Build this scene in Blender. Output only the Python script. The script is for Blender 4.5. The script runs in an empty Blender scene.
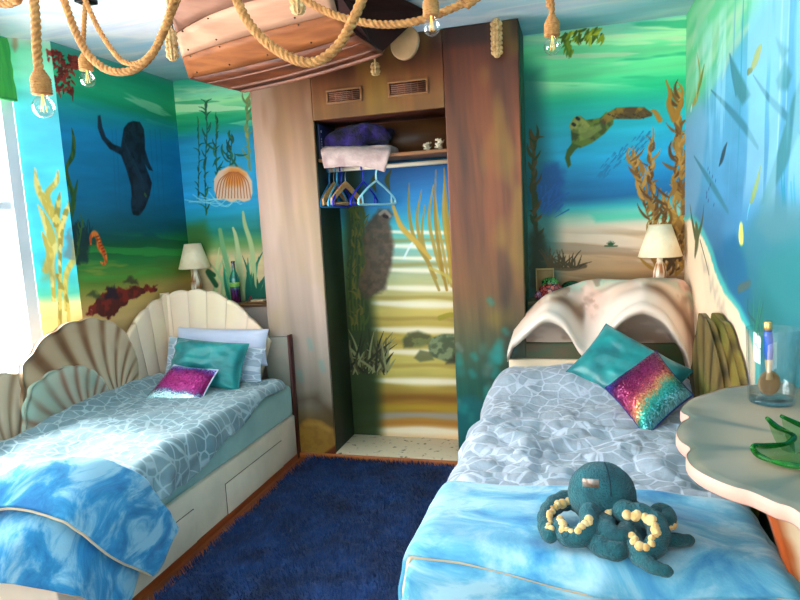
import bpy, math, random
import numpy as np
random.seed(7); rng = np.random.default_rng(7)
S = bpy.context.scene; COL = S.collection
PI = math.pi
# ------------------------------------------------------------------ camera model (800x600 photograph)
FPX, YAW, PITCH, ROLL, CH = 616.1, 0.28066, 0.12825, -0.050854, 1.5
def _axes():
    cy, sy = math.cos(YAW), math.sin(YAW); cp, sp = math.cos(PITCH), math.sin(PITCH); cr, sr = math.cos(ROLL), math.sin(ROLL)
    fw = np.array([-sy*cp, cy*cp, -sp]); rt = np.array([cy, sy, 0.0]); up = np.cross(rt, fw)
    return np.array([cr*rt+sr*up, -sr*rt+cr*up, fw])
AX = _axes(); CAM = np.array([0, 0, CH])
def at(px, py, **k):
    """the point of the room seen at a photo pixel on the plane x=, y= or z="""
    d = AX.T @ np.array([(px-400)/FPX, (300-py)/FPX, 1.0])
    (a, v), = k.items(); i = 'xyz'.index(a)
    return CAM + d*((v-CAM[i])/d[i])
from mathutils import Matrix, Vector
cam = bpy.data.objects.new('camera', bpy.data.cameras.new('camera')); COL.objects.link(cam)
cam.data.sensor_width = 36; cam.data.lens = FPX/800*36; cam.data.clip_start = 0.02
m = Matrix.Identity(4)
for i in range(3):
    m[i][0], m[i][1], m[i][2] = AX[0][i], AX[1][i], -AX[2][i]
    m[i][3] = CAM[i]
cam.matrix_world = m; S.camera = cam
S.view_settings.view_transform = 'Standard'; S.view_settings.look = 'None'
S.view_settings.gamma = 1; S.view_settings.exposure = 0.0; S.view_settings.use_curve_mapping = False
# ------------------------------------------------------------------ room constants (metres)
XL, XR, YB, ZC, WF = -2.70, 0.61, 3.90, 2.55, 3.553
YF = -2.4
# ------------------------------------------------------------------ noise
def _h(ix, iy, seed):
    n = (ix.astype(np.int64)*374761393 + iy.astype(np.int64)*668265263 + seed*1442695041) & 0x7fffffff
    n = ((n ^ (n >> 13))*1274126177) & 0x7fffffff
    return ((n ^ (n >> 16)) & 0xffff)/65535.0
def vnoise(x, y, seed=0):
    x = np.asarray(x, float); y = np.asarray(y, float)
    ix, iy = np.floor(x), np.floor(y); fx, fy = x-ix, y-iy
    fx = fx*fx*(3-2*fx); fy = fy*fy*(3-2*fy)
    a, b = _h(ix, iy, seed), _h(ix+1, iy, seed); c, d = _h(ix, iy+1, seed), _h(ix+1, iy+1, seed)
    return (a*(1-fx)+b*fx)*(1-fy)+(c*(1-fx)+d*fx)*fy
def fbm(x, y, seed=0, o=4):
    s = 0; t = 0; am = 1.0
    for k in range(o):
        s = s+am*vnoise(np.asarray(x)*2**k, np.asarray(y)*2**k, seed+k*17); t += am; am *= .5
    return s/t
def ridge(x, y, seed=0, o=3): return 1-np.abs(2*fbm(x, y, seed, o)-1)
def sstep(a, b, x):
    t = np.clip((x-a)/(b-a), 0, 1); return t*t*(3-2*t)
def lin(c):
    c = np.clip(np.asarray(c, float), 0, 1)
    return np.where(c <= .04045, c/12.92, ((c+.055)/1.055)**2.4)
def rgb(r, g, b): return tuple(float(v) for v in lin([r/255, g/255, b/255]))+(1,)
# ------------------------------------------------------------------ materials
MATS = {}
def nodes(name):
    M = bpy.data.materials.new(name); M.use_nodes = True
    return M, M.node_tree.nodes, M.node_tree.links, M.node_tree.nodes['Principled BSDF']
def mat(name, c1, c2=None, rough=.6, scale=8, stretch=(1, 1, 1), lo=.35, hi=.65, bump=0, bscale=60, metal=0, sheen=0, spec=.5, detail=4, emit=0, alpha=1, coat=0, sss=0):
    if name in MATS: return MATS[name]
    M, N, L, P = nodes(name)
    P.inputs['Roughness'].default_value = rough; P.inputs['Metallic'].default_value = metal
    P.inputs['Specular IOR Level'].default_value = spec
    if sheen: P.inputs['Sheen Weight'].default_value = sheen; P.inputs['Sheen Roughness'].default_value = .5
    if coat: P.inputs['Coat Weight'].default_value = coat
    tc = N.new('ShaderNodeTexCoord'); mp = N.new('ShaderNodeMapping'); mp.inputs['Scale'].default_value = stretch
    L.new(tc.outputs['Object'], mp.inputs['Vector'])
    P.inputs['Base Color'].default_value = rgb(*c1)
    if c2:
        nz = N.new('ShaderNodeTexNoise'); nz.inputs['Scale'].default_value = scale; nz.inputs['Detail'].default_value = detail
        L.new(mp.outputs[0], nz.inputs['Vector'])
        cr = N.new('ShaderNodeValToRGB'); cr.color_ramp.elements[0].position = lo; cr.color_ramp.elements[1].position = hi
        cr.color_ramp.elements[0].color = rgb(*c1); cr.color_ramp.elements[1].color = rgb(*c2)
        L.new(nz.outputs['Fac'], cr.inputs[0]); L.new(cr.outputs[0], P.inputs['Base Color'])
    if bump:
        bn = N.new('ShaderNodeTexNoise'); bn.inputs['Scale'].default_value = bscale; bn.inputs['Detail'].default_value = 3
        L.new(mp.outputs[0], bn.inputs['Vector'])
        bp = N.new('ShaderNodeBump'); bp.inputs['Strength'].default_value = bump; bp.inputs['Distance'].default_value = .01
        L.new(bn.outputs['Fac'], bp.inputs['Height']); L.new(bp.outputs[0], P.inputs['Normal'])
    if emit: P.inputs['Emission Color'].default_value = rgb(*c1); P.inputs['Emission Strength'].default_value = emit
    MATS[name] = M; return M
def vmat(name, rough=.55, bump=.0, spec=.4, coat=0):
    if name in MATS: return MATS[name]
    M, N, L, P = nodes(name)
    a = N.new('ShaderNodeAttribute'); a.attribute_name = 'Paint'
    P.inputs['Roughness'].default_value = rough; P.inputs['Specular IOR Level'].default_value = spec
    P.inputs['Coat Weight'].default_value = coat
    tc = N.new('ShaderNodeTexCoord'); nz = N.new('ShaderNodeTexNoise'); nz.inputs['Scale'].default_value = 45
    L.new(tc.outputs['Object'], nz.inputs['Vector'])
    L.new(a.outputs['Color'], P.inputs['Base Color'])
    if bump:
        bp = N.new('ShaderNodeBump'); bp.inputs['Strength'].default_value = bump; bp.inputs['Distance'].default_value = .004
        L.new(nz.outputs['Fac'], bp.inputs['Height']); L.new(bp.outputs[0], P.inputs['Normal'])
    MATS[name] = M; return M
def glass(name, tint, clear=.75, rough=.03, base=.03):
    """thin glass: mostly clear, with real gloss growing at grazing angles"""
    if name in MATS: return MATS[name]
    M, N, L, P = nodes(name); N.remove(P); out = N['Material Output']
    t = N.new('ShaderNodeBsdfTransparent'); t.inputs[0].default_value = rgb(*tint)
    g = N.new('ShaderNodeBsdfGlossy'); g.inputs['Roughness'].default_value = rough
    f = N.new('ShaderNodeLayerWeight'); f.inputs['Blend'].default_value = .5
    pw = N.new('ShaderNodeMath'); pw.operation = 'POWER'; pw.inputs[1].default_value = 4; L.new(f.outputs['Facing'], pw.inputs[0])
    ma = N.new('ShaderNodeMath'); ma.operation = 'MULTIPLY_ADD'; ma.inputs[1].default_value = 1.25-clear; ma.inputs[2].default_value = base; L.new(pw.outputs[0], ma.inputs[0])
    mx = N.new('ShaderNodeMixShader'); L.new(ma.outputs[0], mx.inputs[0])
    L.new(t.outputs[0], mx.inputs[1]); L.new(g.outputs[0], mx.inputs[2]); L.new(mx.outputs[0], out.inputs[0])
    MATS[name] = M; return M
# ------------------------------------------------------------------ objects
OFF = {}
def tag(o, label=None, cat=None, group=None, kind=None):
    if label: o['label'] = label
    if cat: o['category'] = cat
    if group: o['group'] = group
    if kind: o['kind'] = kind
    return o
def thing(name, loc, label, cat, group=None):
    o = bpy.data.objects.new(name, None); COL.objects.link(o); o.empty_display_size = .05
    o.location = [float(v) for v in loc]; OFF[o.name] = np.array(o.location)
    return tag(o, label, cat, group)
def obj(name, geo, M, parent=None, smooth=True, loc=None):
    V, F = geo[0], geo[1]; V = np.asarray(V, float)
    if parent is not None: off = OFF[parent.name]
    elif loc is not None: off = np.asarray(loc, float)
    else: off = np.array([(V[:, 0].min()+V[:, 0].max())/2, (V[:, 1].min()+V[:, 1].max())/2, V[:, 2].min()])
    me = bpy.data.meshes.new(name)
    V2 = V-off
    if isinstance(F, np.ndarray):
        n = len(F); k = F.shape[1]
        me.vertices.add(len(V2)); me.vertices.foreach_set('co', V2.astype(np.float32).ravel())
        me.loops.add(n*k); me.loops.foreach_set('vertex_index', F.astype(np.int32).ravel())
        me.polygons.add(n); me.polygons.foreach_set('loop_start', np.arange(0, n*k, k, dtype=np.int32))
        me.update(calc_edges=True)
    else:
        me.from_pydata(V2.tolist(), [], [list(f) for f in F]); me.update()
    if smooth: me.polygons.foreach_set('use_smooth', np.ones(len(me.polygons), bool))
    if M is not None:
        for mm in (M if isinstance(M, (list, tuple)) else [M]): me.materials.append(mm)
    o = bpy.data.objects.new(name, me); COL.objects.link(o)
    if parent is not None: o.parent = parent
    else: o.location = off
    OFF[o.name] = off
    if len(geo) > 2 and geo[2] is not None:
        for key, val in geo[2].items():
            if key == 'uv':
                at_ = me.attributes.new('UVMap2', 'FLOAT_VECTOR', 'POINT')
                u = np.zeros((len(V), 3), np.float32); u[:, :2] = val; at_.data.foreach_set('vector', u.ravel())
            if key == 'paint':
                at_ = me.attributes.new('Paint', 'FLOAT_COLOR', 'POINT')
                c = np.ones((len(V), 4), np.float32); c[:, :3] = val; at_.data.foreach_set('color', c.ravel())
    return o
def fix_normals(o):
    import bmesh
    b = bmesh.new(); b.from_mesh(o.data); bmesh.ops.recalc_face_normals(b, faces=b.faces); b.to_mesh(o.data); b.free(); return o
def bevel(o, w=.004, seg=2):
    md = o.modifiers.new('bevel', 'BEVEL'); md.width = w; md.segments = seg; md.limit_method = 'ANGLE'; md.angle_limit = .7; return o
def solid(o, t, off=-1):
    md = o.modifiers.new('solid', 'SOLIDIFY'); md.thickness = t; md.offset = off; return o
def subd(o, n=1):
    md = o.modifiers.new('sub', 'SUBSURF'); md.levels = n; md.render_levels = n; return o
def join(*gs):
    V = []; F = []; n = 0
    for g in gs:
        V.append(np.asarray(g[0], float)); F += [[int(i)+n for i in f] for f in g[1]]; n += len(g[0])
    return np.vstack(V), F
def box(x0, x1, y0, y1, z0, z1):
    V = [(x, y, z) for x in (x0, x1) for y in (y0, y1) for z in (z0, z1)]
    return np.array(V, float), [(0, 1, 3, 2), (4, 6, 7, 5), (0, 4, 5, 1), (2, 3, 7, 6), (0, 2, 6, 4), (1, 5, 7, 3)]
def gridF(n, m, wrap=False):
    """faces of an n x m vertex grid (row major n rows of m)"""
    i, j = np.meshgrid(np.arange(n-1), np.arange(m if wrap else m-1), indexing='ij')
    j2 = (j+1) % m
    return np.stack([i*m+j, i*m+j2, (i+1)*m+j2, (i+1)*m+j], -1).reshape(-1, 4)
def lathe(prof, c=(0, 0, 0), n=28, axis=(0, 0, 1)):
    """prof = [(r, z)...]"""
    a = np.linspace(0, 2*PI, n, endpoint=False)
    V = np.array([[r*np.cos(t), r*np.sin(t), z] for r, z in prof for t in a])
    q = Vector((0, 0, 1)).rotation_difference(Vector(axis)).to_matrix()
    V = V @ np.array(q).T + np.array(c)
    return V, gridF(len(prof), n, True)
def spline(P, k=8):
    P = [np.array(p, float) for p in P]; Q = [2*P[0]-P[1]]+P+[2*P[-1]-P[-2]]; out = []
    for i in range(1, len(Q)-2):
        a, b, c, d = Q[i-1:i+3]
        for t in np.linspace(0, 1, k, endpoint=False):
            out.append(.5*((2*b)+(c-a)*t+(2*a-5*b+4*c-d)*t*t+(3*b-a-3*c+d)*t**3))
    out.append(P[-1]); return np.array(out)
def frames(P):
    T = np.gradient(P, axis=0); T /= np.linalg.norm(T, axis=1)[:, None]+1e-12
    n = np.cross(T[0], [0, 0, 1.]);
    if np.linalg.norm(n) < .1: n = np.cross(T[0], [1., 0, 0])
    n /= np.linalg.norm(n); A = [n]
    for t in T[1:]:
        n = A[-1]-t*np.dot(A[-1], t); A.append(n/np.linalg.norm(n))
    A = np.array(A); return T, A, np.cross(T, A)
def tube(P, r, n=12, cap=True, fr=None):
    P = np.asarray(P, float); r = np.broadcast_to(np.asarray(r, float), (len(P),))
    T, A, B = fr or frames(P); th = np.linspace(0, 2*PI, n, endpoint=False)
    V = P[:, None]+r[:, None, None]*(np.cos(th)[None, :, None]*A[:, None]+np.sin(th)[None, :, None]*B[:, None])
    V = V.reshape(-1, 3); F = gridF(len(P), n, True).tolist()
    if cap:
        F.append(list(range(n))[::-1]); F.append([len(V)-n+i for i in range(n)])
    return V, F
def resample(P, step):
    d = np.r_[0, np.cumsum(np.linalg.norm(np.diff(P, axis=0), axis=1))]; n = max(4, int(d[-1]/step))
    s = np.linspace(0, d[-1], n); return np.stack([np.interp(s, d, P[:, i]) for i in range(3)], 1), s
def rope(P, r=.013, strands=3, pitch=.052, n=24, step=.003, cap=True):
    P, s = resample(spline(P, 16), step); T, A, B = frames(P)
    th = np.linspace(0, 2*PI, n, endpoint=False)
    rr = r*(.72+.34*np.abs(np.cos(.5*strands*(th[None]-2*PI*s[:, None]/(pitch)))))
    V = P[:, None]+rr[..., None]*(np.cos(th)[None, :, None]*A[:, None]+np.sin(th)[None, :, None]*B[:, None])
    return V.reshape(-1, 3), gridF(len(P), n, True)
def prism(out, z0, z1, plane='z'):
    """outline [(a,b)] extruded between z0 and z1 along the given axis (z: a=x,b=y; y: a=x,b=z; x: a=y,b=z)"""
    out = np.asarray(out, float); n = len(out); V = []
    for d in (z0, z1):
        for a, b in out: V.append({'z': (a, b, d), 'y': (a, d, b), 'x': (d, a, b)}[plane])
    F = [list(range(n))[::-1], list(range(n, 2*n))]+[[i, (i+1) % n, n+(i+1) % n, n+i] for i in range(n)]
    return np.array(V, float), F
def ellipsoid(c, r, n=24, m=16):
    a = np.linspace(0, PI, m); prof = [(np.sin(t), -np.cos(t)) for t in a]
    V, F = lathe(prof, n=n); return V*np.array(r)+np.array(c), F
def structure(name, geo, M, parent=None, smooth=False):
    o = obj(name, geo, M, parent, smooth=smooth, loc=None if parent else (0, 0, 0))
    if parent is None: o['kind'] = 'structure'
    return o
# ------------------------------------------------------------------ painting canvas (the murals are pigment on the walls)
class Canvas:
    def __init__(s, a0, a1, z0, z1, res, plane):
        s.a0, s.a1, s.z0, s.z1, s.plane = a0, a1, z0, z1, plane
        s.w, s.h = int(round((a1-a0)/res))+1, int(round((z1-z0)/res))+1
        s.A, s.Z = np.meshgrid(np.linspace(a0, a1, s.w), np.linspace(z0, z1, s.h))
        s.c = np.zeros((s.h, s.w, 3)); s.off = (0, 0)
    def p(s, x, y):
        P = at(x, y, **s.plane); return (P[1] if 'x' in s.plane else P[0]), P[2]
    def pts(s, L): return np.array([s.p(q[0]+s.off[0], q[1]+s.off[1]) for q in L])
    def px(s, x, y, d=1):
        p, q, r = (np.array(s.p(*v)) for v in ((x, y), (x+d, y), (x, y+d)))
        return math.sqrt(np.linalg.norm(q-p)*np.linalg.norm(r-p))/d
    def win(s, lo, hi):
        i0 = int(np.clip((lo[1]-s.z0)/(s.z1-s.z0)*(s.h-1)-1, 0, s.h)); i1 = int(np.clip((hi[1]-s.z0)/(s.z1-s.z0)*(s.h-1)+3, 0, s.h))
        j0 = int(np.clip((lo[0]-s.a0)/(s.a1-s.a0)*(s.w-1)-1, 0, s.w)); j1 = int(np.clip((hi[0]-s.a0)/(s.a1-s.a0)*(s.w-1)+3, 0, s.w))
        return slice(i0, i1), slice(j0, j1)
    def bands(s, stops, warp=.06, seed=1, sx=1.2, sz=7, var=.10, mask=None):
        """horizontal bands of colour: stops = [(z, (r,g,b))]"""
        zz = s.Z+warp*(fbm(s.A*sx, s.Z*sz, seed, 4)-.5)*2
        st = sorted(stops); z = [q[0] for q in st]
        c = np.stack([np.interp(zz, z, [q[1][k]/255 for q in st]) for k in range(3)], -1)
        c = c*(1+var*(fbm(s.A*sx*3, s.Z*sz*3, seed+5, 3)-.5)[..., None]*2)
        m = 1 if mask is None else mask[..., None]
        s.c = s.c*(1-m)+c*m
    def mixin(s, w, a, col):
        w = np.clip(w, 0, 1)[..., None]; s.c[w_(a)] = s.c[w_(a)]*(1-w)+np.asarray(col)/255*w
    def streaks(s, zlo, zhi, col, amt=.6, seed=3, sx=2.0, sz=22, thr=.52, alo=-99, ahi=99, soft=.1):
        m = sstep(zlo-.08, zlo+.08, s.Z)*(1-sstep(zhi-.08, zhi+.08, s.Z))*sstep(alo-.1, alo+.1, s.A)*(1-sstep(ahi-.1, ahi+.1, s.A))
        n = sstep(thr, thr+soft, fbm(s.A*sx, s.Z*sz+s.A*1.5, seed, 4))*m*amt
        s.c = s.c*(1-n[..., None])+np.asarray(col)/255*n[..., None]
    def patch(s, L, col, feather=.03, amt=1, seed=9, rough=.0):
        s.poly(L, col, feather, amt, seed=seed, rough=rough)
    def poly(s, L, col, feather=.004, amt=1, col2=None, seed=4, rough=0, dapple=.0):
        P = s.pts(L) if not isinstance(L, np.ndarray) else L
        w = s.win(P.min(0)-feather-.02-rough, P.max(0)+feather+.02+rough); A, Z = s.A[w].copy(), s.Z[w].copy()
        if A.size == 0: return
        if rough:
            A += rough*(fbm(A*25, Z*25, seed)-.5)*2; Z += rough*(fbm(A*25, Z*25, seed+3)-.5)*2
        ins = np.zeros(A.shape, bool); D = np.full(A.shape, 9.)
        for i in range(len(P)):
            (x1, y1), (x2, y2) = P[i], P[(i+1) % len(P)]
            if y1 != y2:
                c = ((y1 > Z) != (y2 > Z)) & (A < (x2-x1)*(Z-y1)/(y2-y1)+x1); ins ^= c
            dx, dy = x2-x1, y2-y1; t = np.clip(((A-x1)*dx+(Z-y1)*dy)/(dx*dx+dy*dy+1e-12), 0, 1)
            D = np.minimum(D, np.hypot(A-x1-t*dx, Z-y1-t*dy))
        sd = np.where(ins, D, -D); m = sstep(-feather, feather, sd)*amt
        c = np.zeros(A.shape+(3,))+np.asarray(col)/255
        if col2 is not None:
            n = sstep(.35, .65, fbm(s.A[w]*30, s.Z[w]*30, seed+11, 3))[..., None]; c = c*(1-n)+np.asarray(col2)/255*n
        s.c[w] = s.c[w]*(1-m[..., None])+c*m[..., None]
    def stroke(s, L, width, col, amt=1, soft=.35, col2=None):
        """brush stroke through photo pixels; width in photo pixels, a number or one per point"""
        ww = np.broadcast_to(np.asarray(width, float), (len(L),))
        k = s.px(L[len(L)//2][0], L[len(L)//2][1]); P = s.pts(L)
        Q = spline(np.c_[P, ww*k/2], 6)
        lo, hi = Q[:, :2].min(0)-Q[:, 2].max()-.01, Q[:, :2].max(0)+Q[:, 2].max()+.01
        w = s.win(lo, hi); A, Z = s.A[w], s.Z[w]
        if A.size == 0: return
        m = np.zeros(A.shape); tt = np.zeros(A.shape)
        for i in range(len(Q)-1):
            (x1, y1, r1), (x2, y2, r2) = Q[i], Q[i+1]; dx, dy = x2-x1, y2-y1
            t = np.clip(((A-x1)*dx+(Z-y1)*dy)/(dx*dx+dy*dy+1e-12), 0, 1); r = np.maximum(r1+(r2-r1)*t, .0015)
            d = np.hypot(A-x1-t*dx, Z-y1-t*dy); v = 1-sstep(r*(1-soft), r*(1+soft)+.001, d)
            m = np.maximum(m, v)
        c = np.zeros(A.shape+(3,))+np.asarray(col)/255
        if col2 is not None:
            n = sstep(.4, .6, fbm(A*60, Z*25, 8, 2))[..., None]; c = c*(1-n)+np.asarray(col2)/255*n
        m = m[..., None]*amt; s.c[w] = s.c[w]*(1-m)+c*m
    def leaf(s, x, y, ang, ln, w, col, bend=0, amt=1):
        L = []
        for t in np.linspace(0, 1, 5):
            a = math.radians(ang+bend*t); x2, y2 = x+ln*t*math.cos(a), y-ln*t*math.sin(a); L.append((x2, y2))
        s.stroke(L, [w*.4, w, w*.9, w*.6, .3], col, amt)
    def kelp(s, spine, cols, n=22, ln=(8, 16), w=3, spread=60, seed=1, stem=1.5):
        r = random.Random(seed); hi_ = tuple(min(255, int(v*1.22)) for v in cols[0]); Q = spline([np.array(q, float) for q in spine], 10)
        s.stroke(spine, stem, cols[0])
        for i in range(n):
            q = Q[int((i+.5)/n*(len(Q)-1))]; sd = 1 if r.random() < .5 else -1
            s.leaf(q[0], q[1], 90-sd*(spread+r.uniform(-25, 25)), r.uniform(*ln), w*r.uniform(.7, 1.2), cols[r.randrange(len(cols))], sd*r.uniform(10, 70))
    def lookup(s, A, Z):
        u = np.clip((A-s.a0)/(s.a1-s.a0), 0, 1)*(s.w-1); v = np.clip((Z-s.z0)/(s.z1-s.z0), 0, 1)*(s.h-1)
        return s.c[np.round(v).astype(int), np.round(u).astype(int)]
    def geo(s, a0, a1, z0, z1, step, mk):
        """a fine grid of this part of the wall carrying the pigment"""
        n, k = int(round((z1-z0)/step))+1, int(round((a1-a0)/step))+1
        Z, A = np.meshgrid(np.linspace(z0, z1, n), np.linspace(a0, a1, k), indexing='ij')
        V = mk(A.ravel(), Z.ravel()); return V, gridF(n, k), {'paint': lin(s.lookup(A.ravel(), Z.ravel()))}
def w_(a): return a
# ================================================================== MURALS
RES = .0042
PAINT = vmat('painted_plaster', rough=.6, bump=.06)
# ---- back wall canvas
BW = Canvas(XL, XR, 0, ZC, RES, {'y': YB})
zb = lambda y, x=600: at(x, y, y=YB)[2]
BW.bands([(zb(14), (105, 165, 190)), (zb(24), (130, 215, 190)), (zb(45), (120, 228, 160)), (zb(75), (100, 225, 150)), (zb(92), (20, 190, 130)), (zb(112), (15, 175, 165)),
          (zb(135), (25, 172, 198)), (zb(155), (22, 166, 206)), (zb(180), (6, 122, 172)), (zb(196), (4, 102, 152)), (zb(207), (55, 175, 175)), (zb(216), (150, 205, 175)),
          (zb(228), (225, 200, 165)), (zb(250), (215, 175, 135)), (zb(275), (170, 130, 85)), (zb(320), (110, 85, 50))], warp=.03, seed=3, sx=.9)
BW.streaks(zb(88), zb(28), (200, 250, 185), .8, 5, 1.3, 14, .50)
BW.streaks(zb(84), zb(20), (15, 175, 120), .65, 8, 1.6, 16, .58)
BW.streaks(zb(70), zb(35), (245, 225, 190), .5, 21, 1.8, 20, .60)
BW.streaks(zb(290), zb(222), (235, 215, 190), .7, 12, 1.2, 13, .52)
BW.streaks(zb(290), zb(235), (150, 120, 90), .6, 15, 1.4, 15, .56)
# darker teal by the wardrobe, far reef shapes
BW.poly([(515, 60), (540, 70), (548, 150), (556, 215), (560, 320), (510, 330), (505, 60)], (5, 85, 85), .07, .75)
BW.poly([(534, 178), (545, 165), (558, 163), (566, 175), (562, 195), (560, 212), (540, 215)], (10, 75, 140), .03, .75, rough=.02)
BW.poly([(596, 222), (640, 219), (690, 222), (690, 214), (640, 212), (590, 213)], (60, 200, 165), .02, .7)
for i in range(26):
    x = 563-i % 5*4; BW.stroke([(x+random.uniform(-6, 6), 182+i*1.1), (x+random.uniform(-9, -2), 190+i*1.1)], [1.6, .4], (10, 90, 160), .8)
r_ = random.Random(5)
for i in range(70):     # shoal of small fish
    t = r_.random(); x = 648-48*t+r_.uniform(-5, 5); y = 135+38*t+r_.uniform(-6, 6)
    BW.stroke([(x, y), (x-3.4, y+4.2)], [1.5, .3], (15, 120, 165), .9)
# turtle
BW.poly([(571, 124), (575, 118), (580, 116), (586, 120), (600, 118), (606, 112), (614, 116), (613, 124), (604, 134), (592, 143), (580, 148), (572, 145), (571, 134)], (95, 115, 30), .006, 1, (60, 75, 20))
BW.poly([(600, 121), (607, 113), (616, 108), (630, 107), (644, 107), (652, 113), (652, 116), (640, 119), (626, 119), (612, 119), (604, 125)], (135, 105, 25), .005, 1, (80, 55, 10))
BW.poly([(572, 143), (567, 150), (565, 158), (568, 168), (571, 165), (570, 157), (575, 150), (580, 146)], (60, 90, 20), .005)
BW.poly([(569, 126), (574, 117), (580, 116), (586, 121), (590, 126), (586, 132), (578, 134), (572, 132)], (150, 150, 70), .005, 1, (95, 110, 40))
BW.poly([(578, 127), (592, 127), (600, 124), (602, 129), (590, 138), (580, 141)], (150, 160, 80), .008, .6)
for q in ((577, 118), (573, 124)): BW.stroke([q, (q[0]+1.5, q[1]+1)], 3, (15, 20, 10))
for i in range(10): BW.stroke([(608+i*4.2, 114+i % 3*1.6), (610+i*4.2, 115+i % 3*1.6)], 1.3, (50, 35, 5), .8)
# yellow-green weed hanging at the top
for i in range(60):
    t = r_.random(); x = 603-45*t+r_.uniform(-3, 3); y = 26+10*r_.random()+t*5
    BW.leaf(x, y, r_.uniform(215, 275), r_.uniform(6, 12), 2.6, r_.choice([(150, 165, 15), (195, 195, 30), (100, 125, 10), (70, 95, 10)]), r_.uniform(-30, 30))
for i in range(14): BW.leaf(575-r_.random()*8, 40+r_.random()*12, r_.uniform(220, 260), 8, 2.4, r_.choice([(90, 130, 15), (130, 150, 20)]), 20)
# golden kelp by the corner
G = [(150, 105, 35), (120, 80, 20), (185, 135, 55), (95, 60, 12), (165, 120, 40)]
BW.kelp([(676, 275), (677, 230), (674, 190), (677, 150), (676, 118), (680, 96)], G, 64, (10, 22), 3.0, 48, 3, 2.2)
BW.kelp([(682, 270), (682, 220), (681, 170), (680, 125)], G, 54, (9, 18), 3.2, 42, 4, 2.4)
BW.kelp([(655, 270), (653, 235), (645, 205), (640, 178), (628, 157)], G, 42, (11, 24), 2.8, 50, 5, 1.8)
BW.kelp([(662, 270), (655, 220), (651, 180), (651, 140)], G, 36, (10, 20), 2.6, 46, 6, 1.6)
BW.kelp([(670, 275), (668, 240), (664, 215), (672, 190)], G, 26, (12, 22), 2.8, 55, 16, 1.6)
for L in ([(674, 120), (669, 105), (670, 93), (666, 80)], [(676, 118), (680, 105), (682, 98)], [(660, 120), (655, 112), (651, 110)]): BW.stroke(L, [5, 5, 3.5, 1] if len(L) == 4 else [5, 4, 1], (165, 115, 30))
for i in range(12): BW.leaf(672+r_.uniform(-10, 8), 272-r_.random()*20, r_.uniform(50, 130), 16, 4, (75, 50, 12), 20)
# dark weed on the left
BW.kelp([(537, 235), (534, 210), (533, 180), (534, 150), (536, 138)], [(60, 60, 15), (85, 65, 20), (40, 60, 20)], 30, (9, 16), 3.2, 40, 8, 3)
BW.poly([(528, 290), (530, 236), (536, 226), (545, 240), (547, 262), (560, 290)], (25, 40, 20), .03, .9, rough=.02)
for i in range(34): BW.leaf(572-12+r_.uniform(-14, 20), 268, r_.uniform(25, 155), r_.uniform(10, 22), 1.6, (75, 60, 25), r_.uniform(-25, 25))
BW.stroke([(552, 268), (570, 269), (585, 266)], 4, (70, 55, 25), .7)
for i in range(7): BW.leaf(611, 246, 40+i*18, 5, 1.1, (40, 90, 50))
BW.stroke([(605, 246), (617, 246)], 1.5, (70, 100, 60))
# ---- left strip of the back wall (between corner and wardrobe)
mk = sstep(-1.8, -1.83, BW.A)
zl = lambda y: at(212, y, y=YB)[2]
BW.bands([(zl(82), (60, 190, 150)), (zl(92), (150, 240, 190)), (zl(102), (175, 245, 170)), (zl(114), (80, 215, 140)), (zl(124), (0, 165, 120)), (zl(136), (25, 150, 190)), (zl(160), (32, 165, 212)),
          (zl(200), (35, 170, 225)), (zl(214), (25, 160, 190)), (zl(232), (20, 135, 120)), (zl(246), (110, 160, 90)), (zl(256), (215, 195, 140)), (zl(300), (235, 205, 165)), (zl(330), (190, 160, 120))], warp=.02, seed=30, sx=1, mask=1-sstep(-1.85, -1.8, BW.A))
BW.streaks(zl(126), zl(86), (215, 255, 200), .8, 33, 2, 20, .5, ahi=-1.9)
BW.streaks(zl(128), zl(86), (20, 180, 110), .6, 35, 2, 20, .55, ahi=-1.9)
BW.poly([(180, 225), (205, 222), (212, 240), (205, 262), (180, 268)], (60, 110, 40), .05, .8)
dk = [(20, 90, 70), (10, 70, 60), (40, 110, 60)]
BW.kelp([(206, 215), (205, 170), (207, 130), (205, 104)], dk, 24, (6, 14), 1.6, 25, 11, 1)
BW.kelp([(218, 190), (216, 150), (217, 118)], dk, 16, (6, 12), 1.6, 30, 12, 1)
BW.kelp([(230, 165), (232, 135)], dk, 12, (8, 15), 2, 60, 13, 1)
BW.kelp([(198, 200), (199, 160), (198, 120)], dk, 10, (6, 10), 1.3, 25, 14, .8)
BW.kelp([(250, 170), (247, 120), (248, 98)], [(120, 150, 90), (160, 160, 90), (90, 130, 80)], 14, (8, 14), 2.4, 40, 15, 2)
for i in range(9): BW.leaf(228+r_.uniform(-22, 10), 163+r_.uniform(-20, 10), r_.uniform(200, 340), 12, 2, (25, 95, 60), 20)
for i in range(12): BW.stroke([(185+i*4, 197+r_.uniform(-5, 5)), (200+i*3.5, 203+r_.uniform(-4, 4)), (220+i*2, 198+r_.uniform(-4, 6))], .8, (150, 225, 235), .7)
# jellyfish
D = [(214, 190), (214, 179), (219, 171), (228, 166.5), (238, 167), (247, 172), (252, 181), (252.5, 193), (250, 200), (244, 202), (238, 200), (231, 202), (224, 199), (218, 200)]
BW.poly(D, (240, 205, 175), .006)
BW.poly([(225, 174), (231, 167), (240, 168), (246, 174), (242, 186), (226, 186)], (238, 140, 45), .03, .9)
for i in range(12):
    x = 215.5+i*3.2; BW.stroke([(234+(x-234)*.25, 172), (234+(x-234)*.8, 181), (x, 198)], [.6, 1.0, .9], (190, 95, 45), .85)
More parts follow.
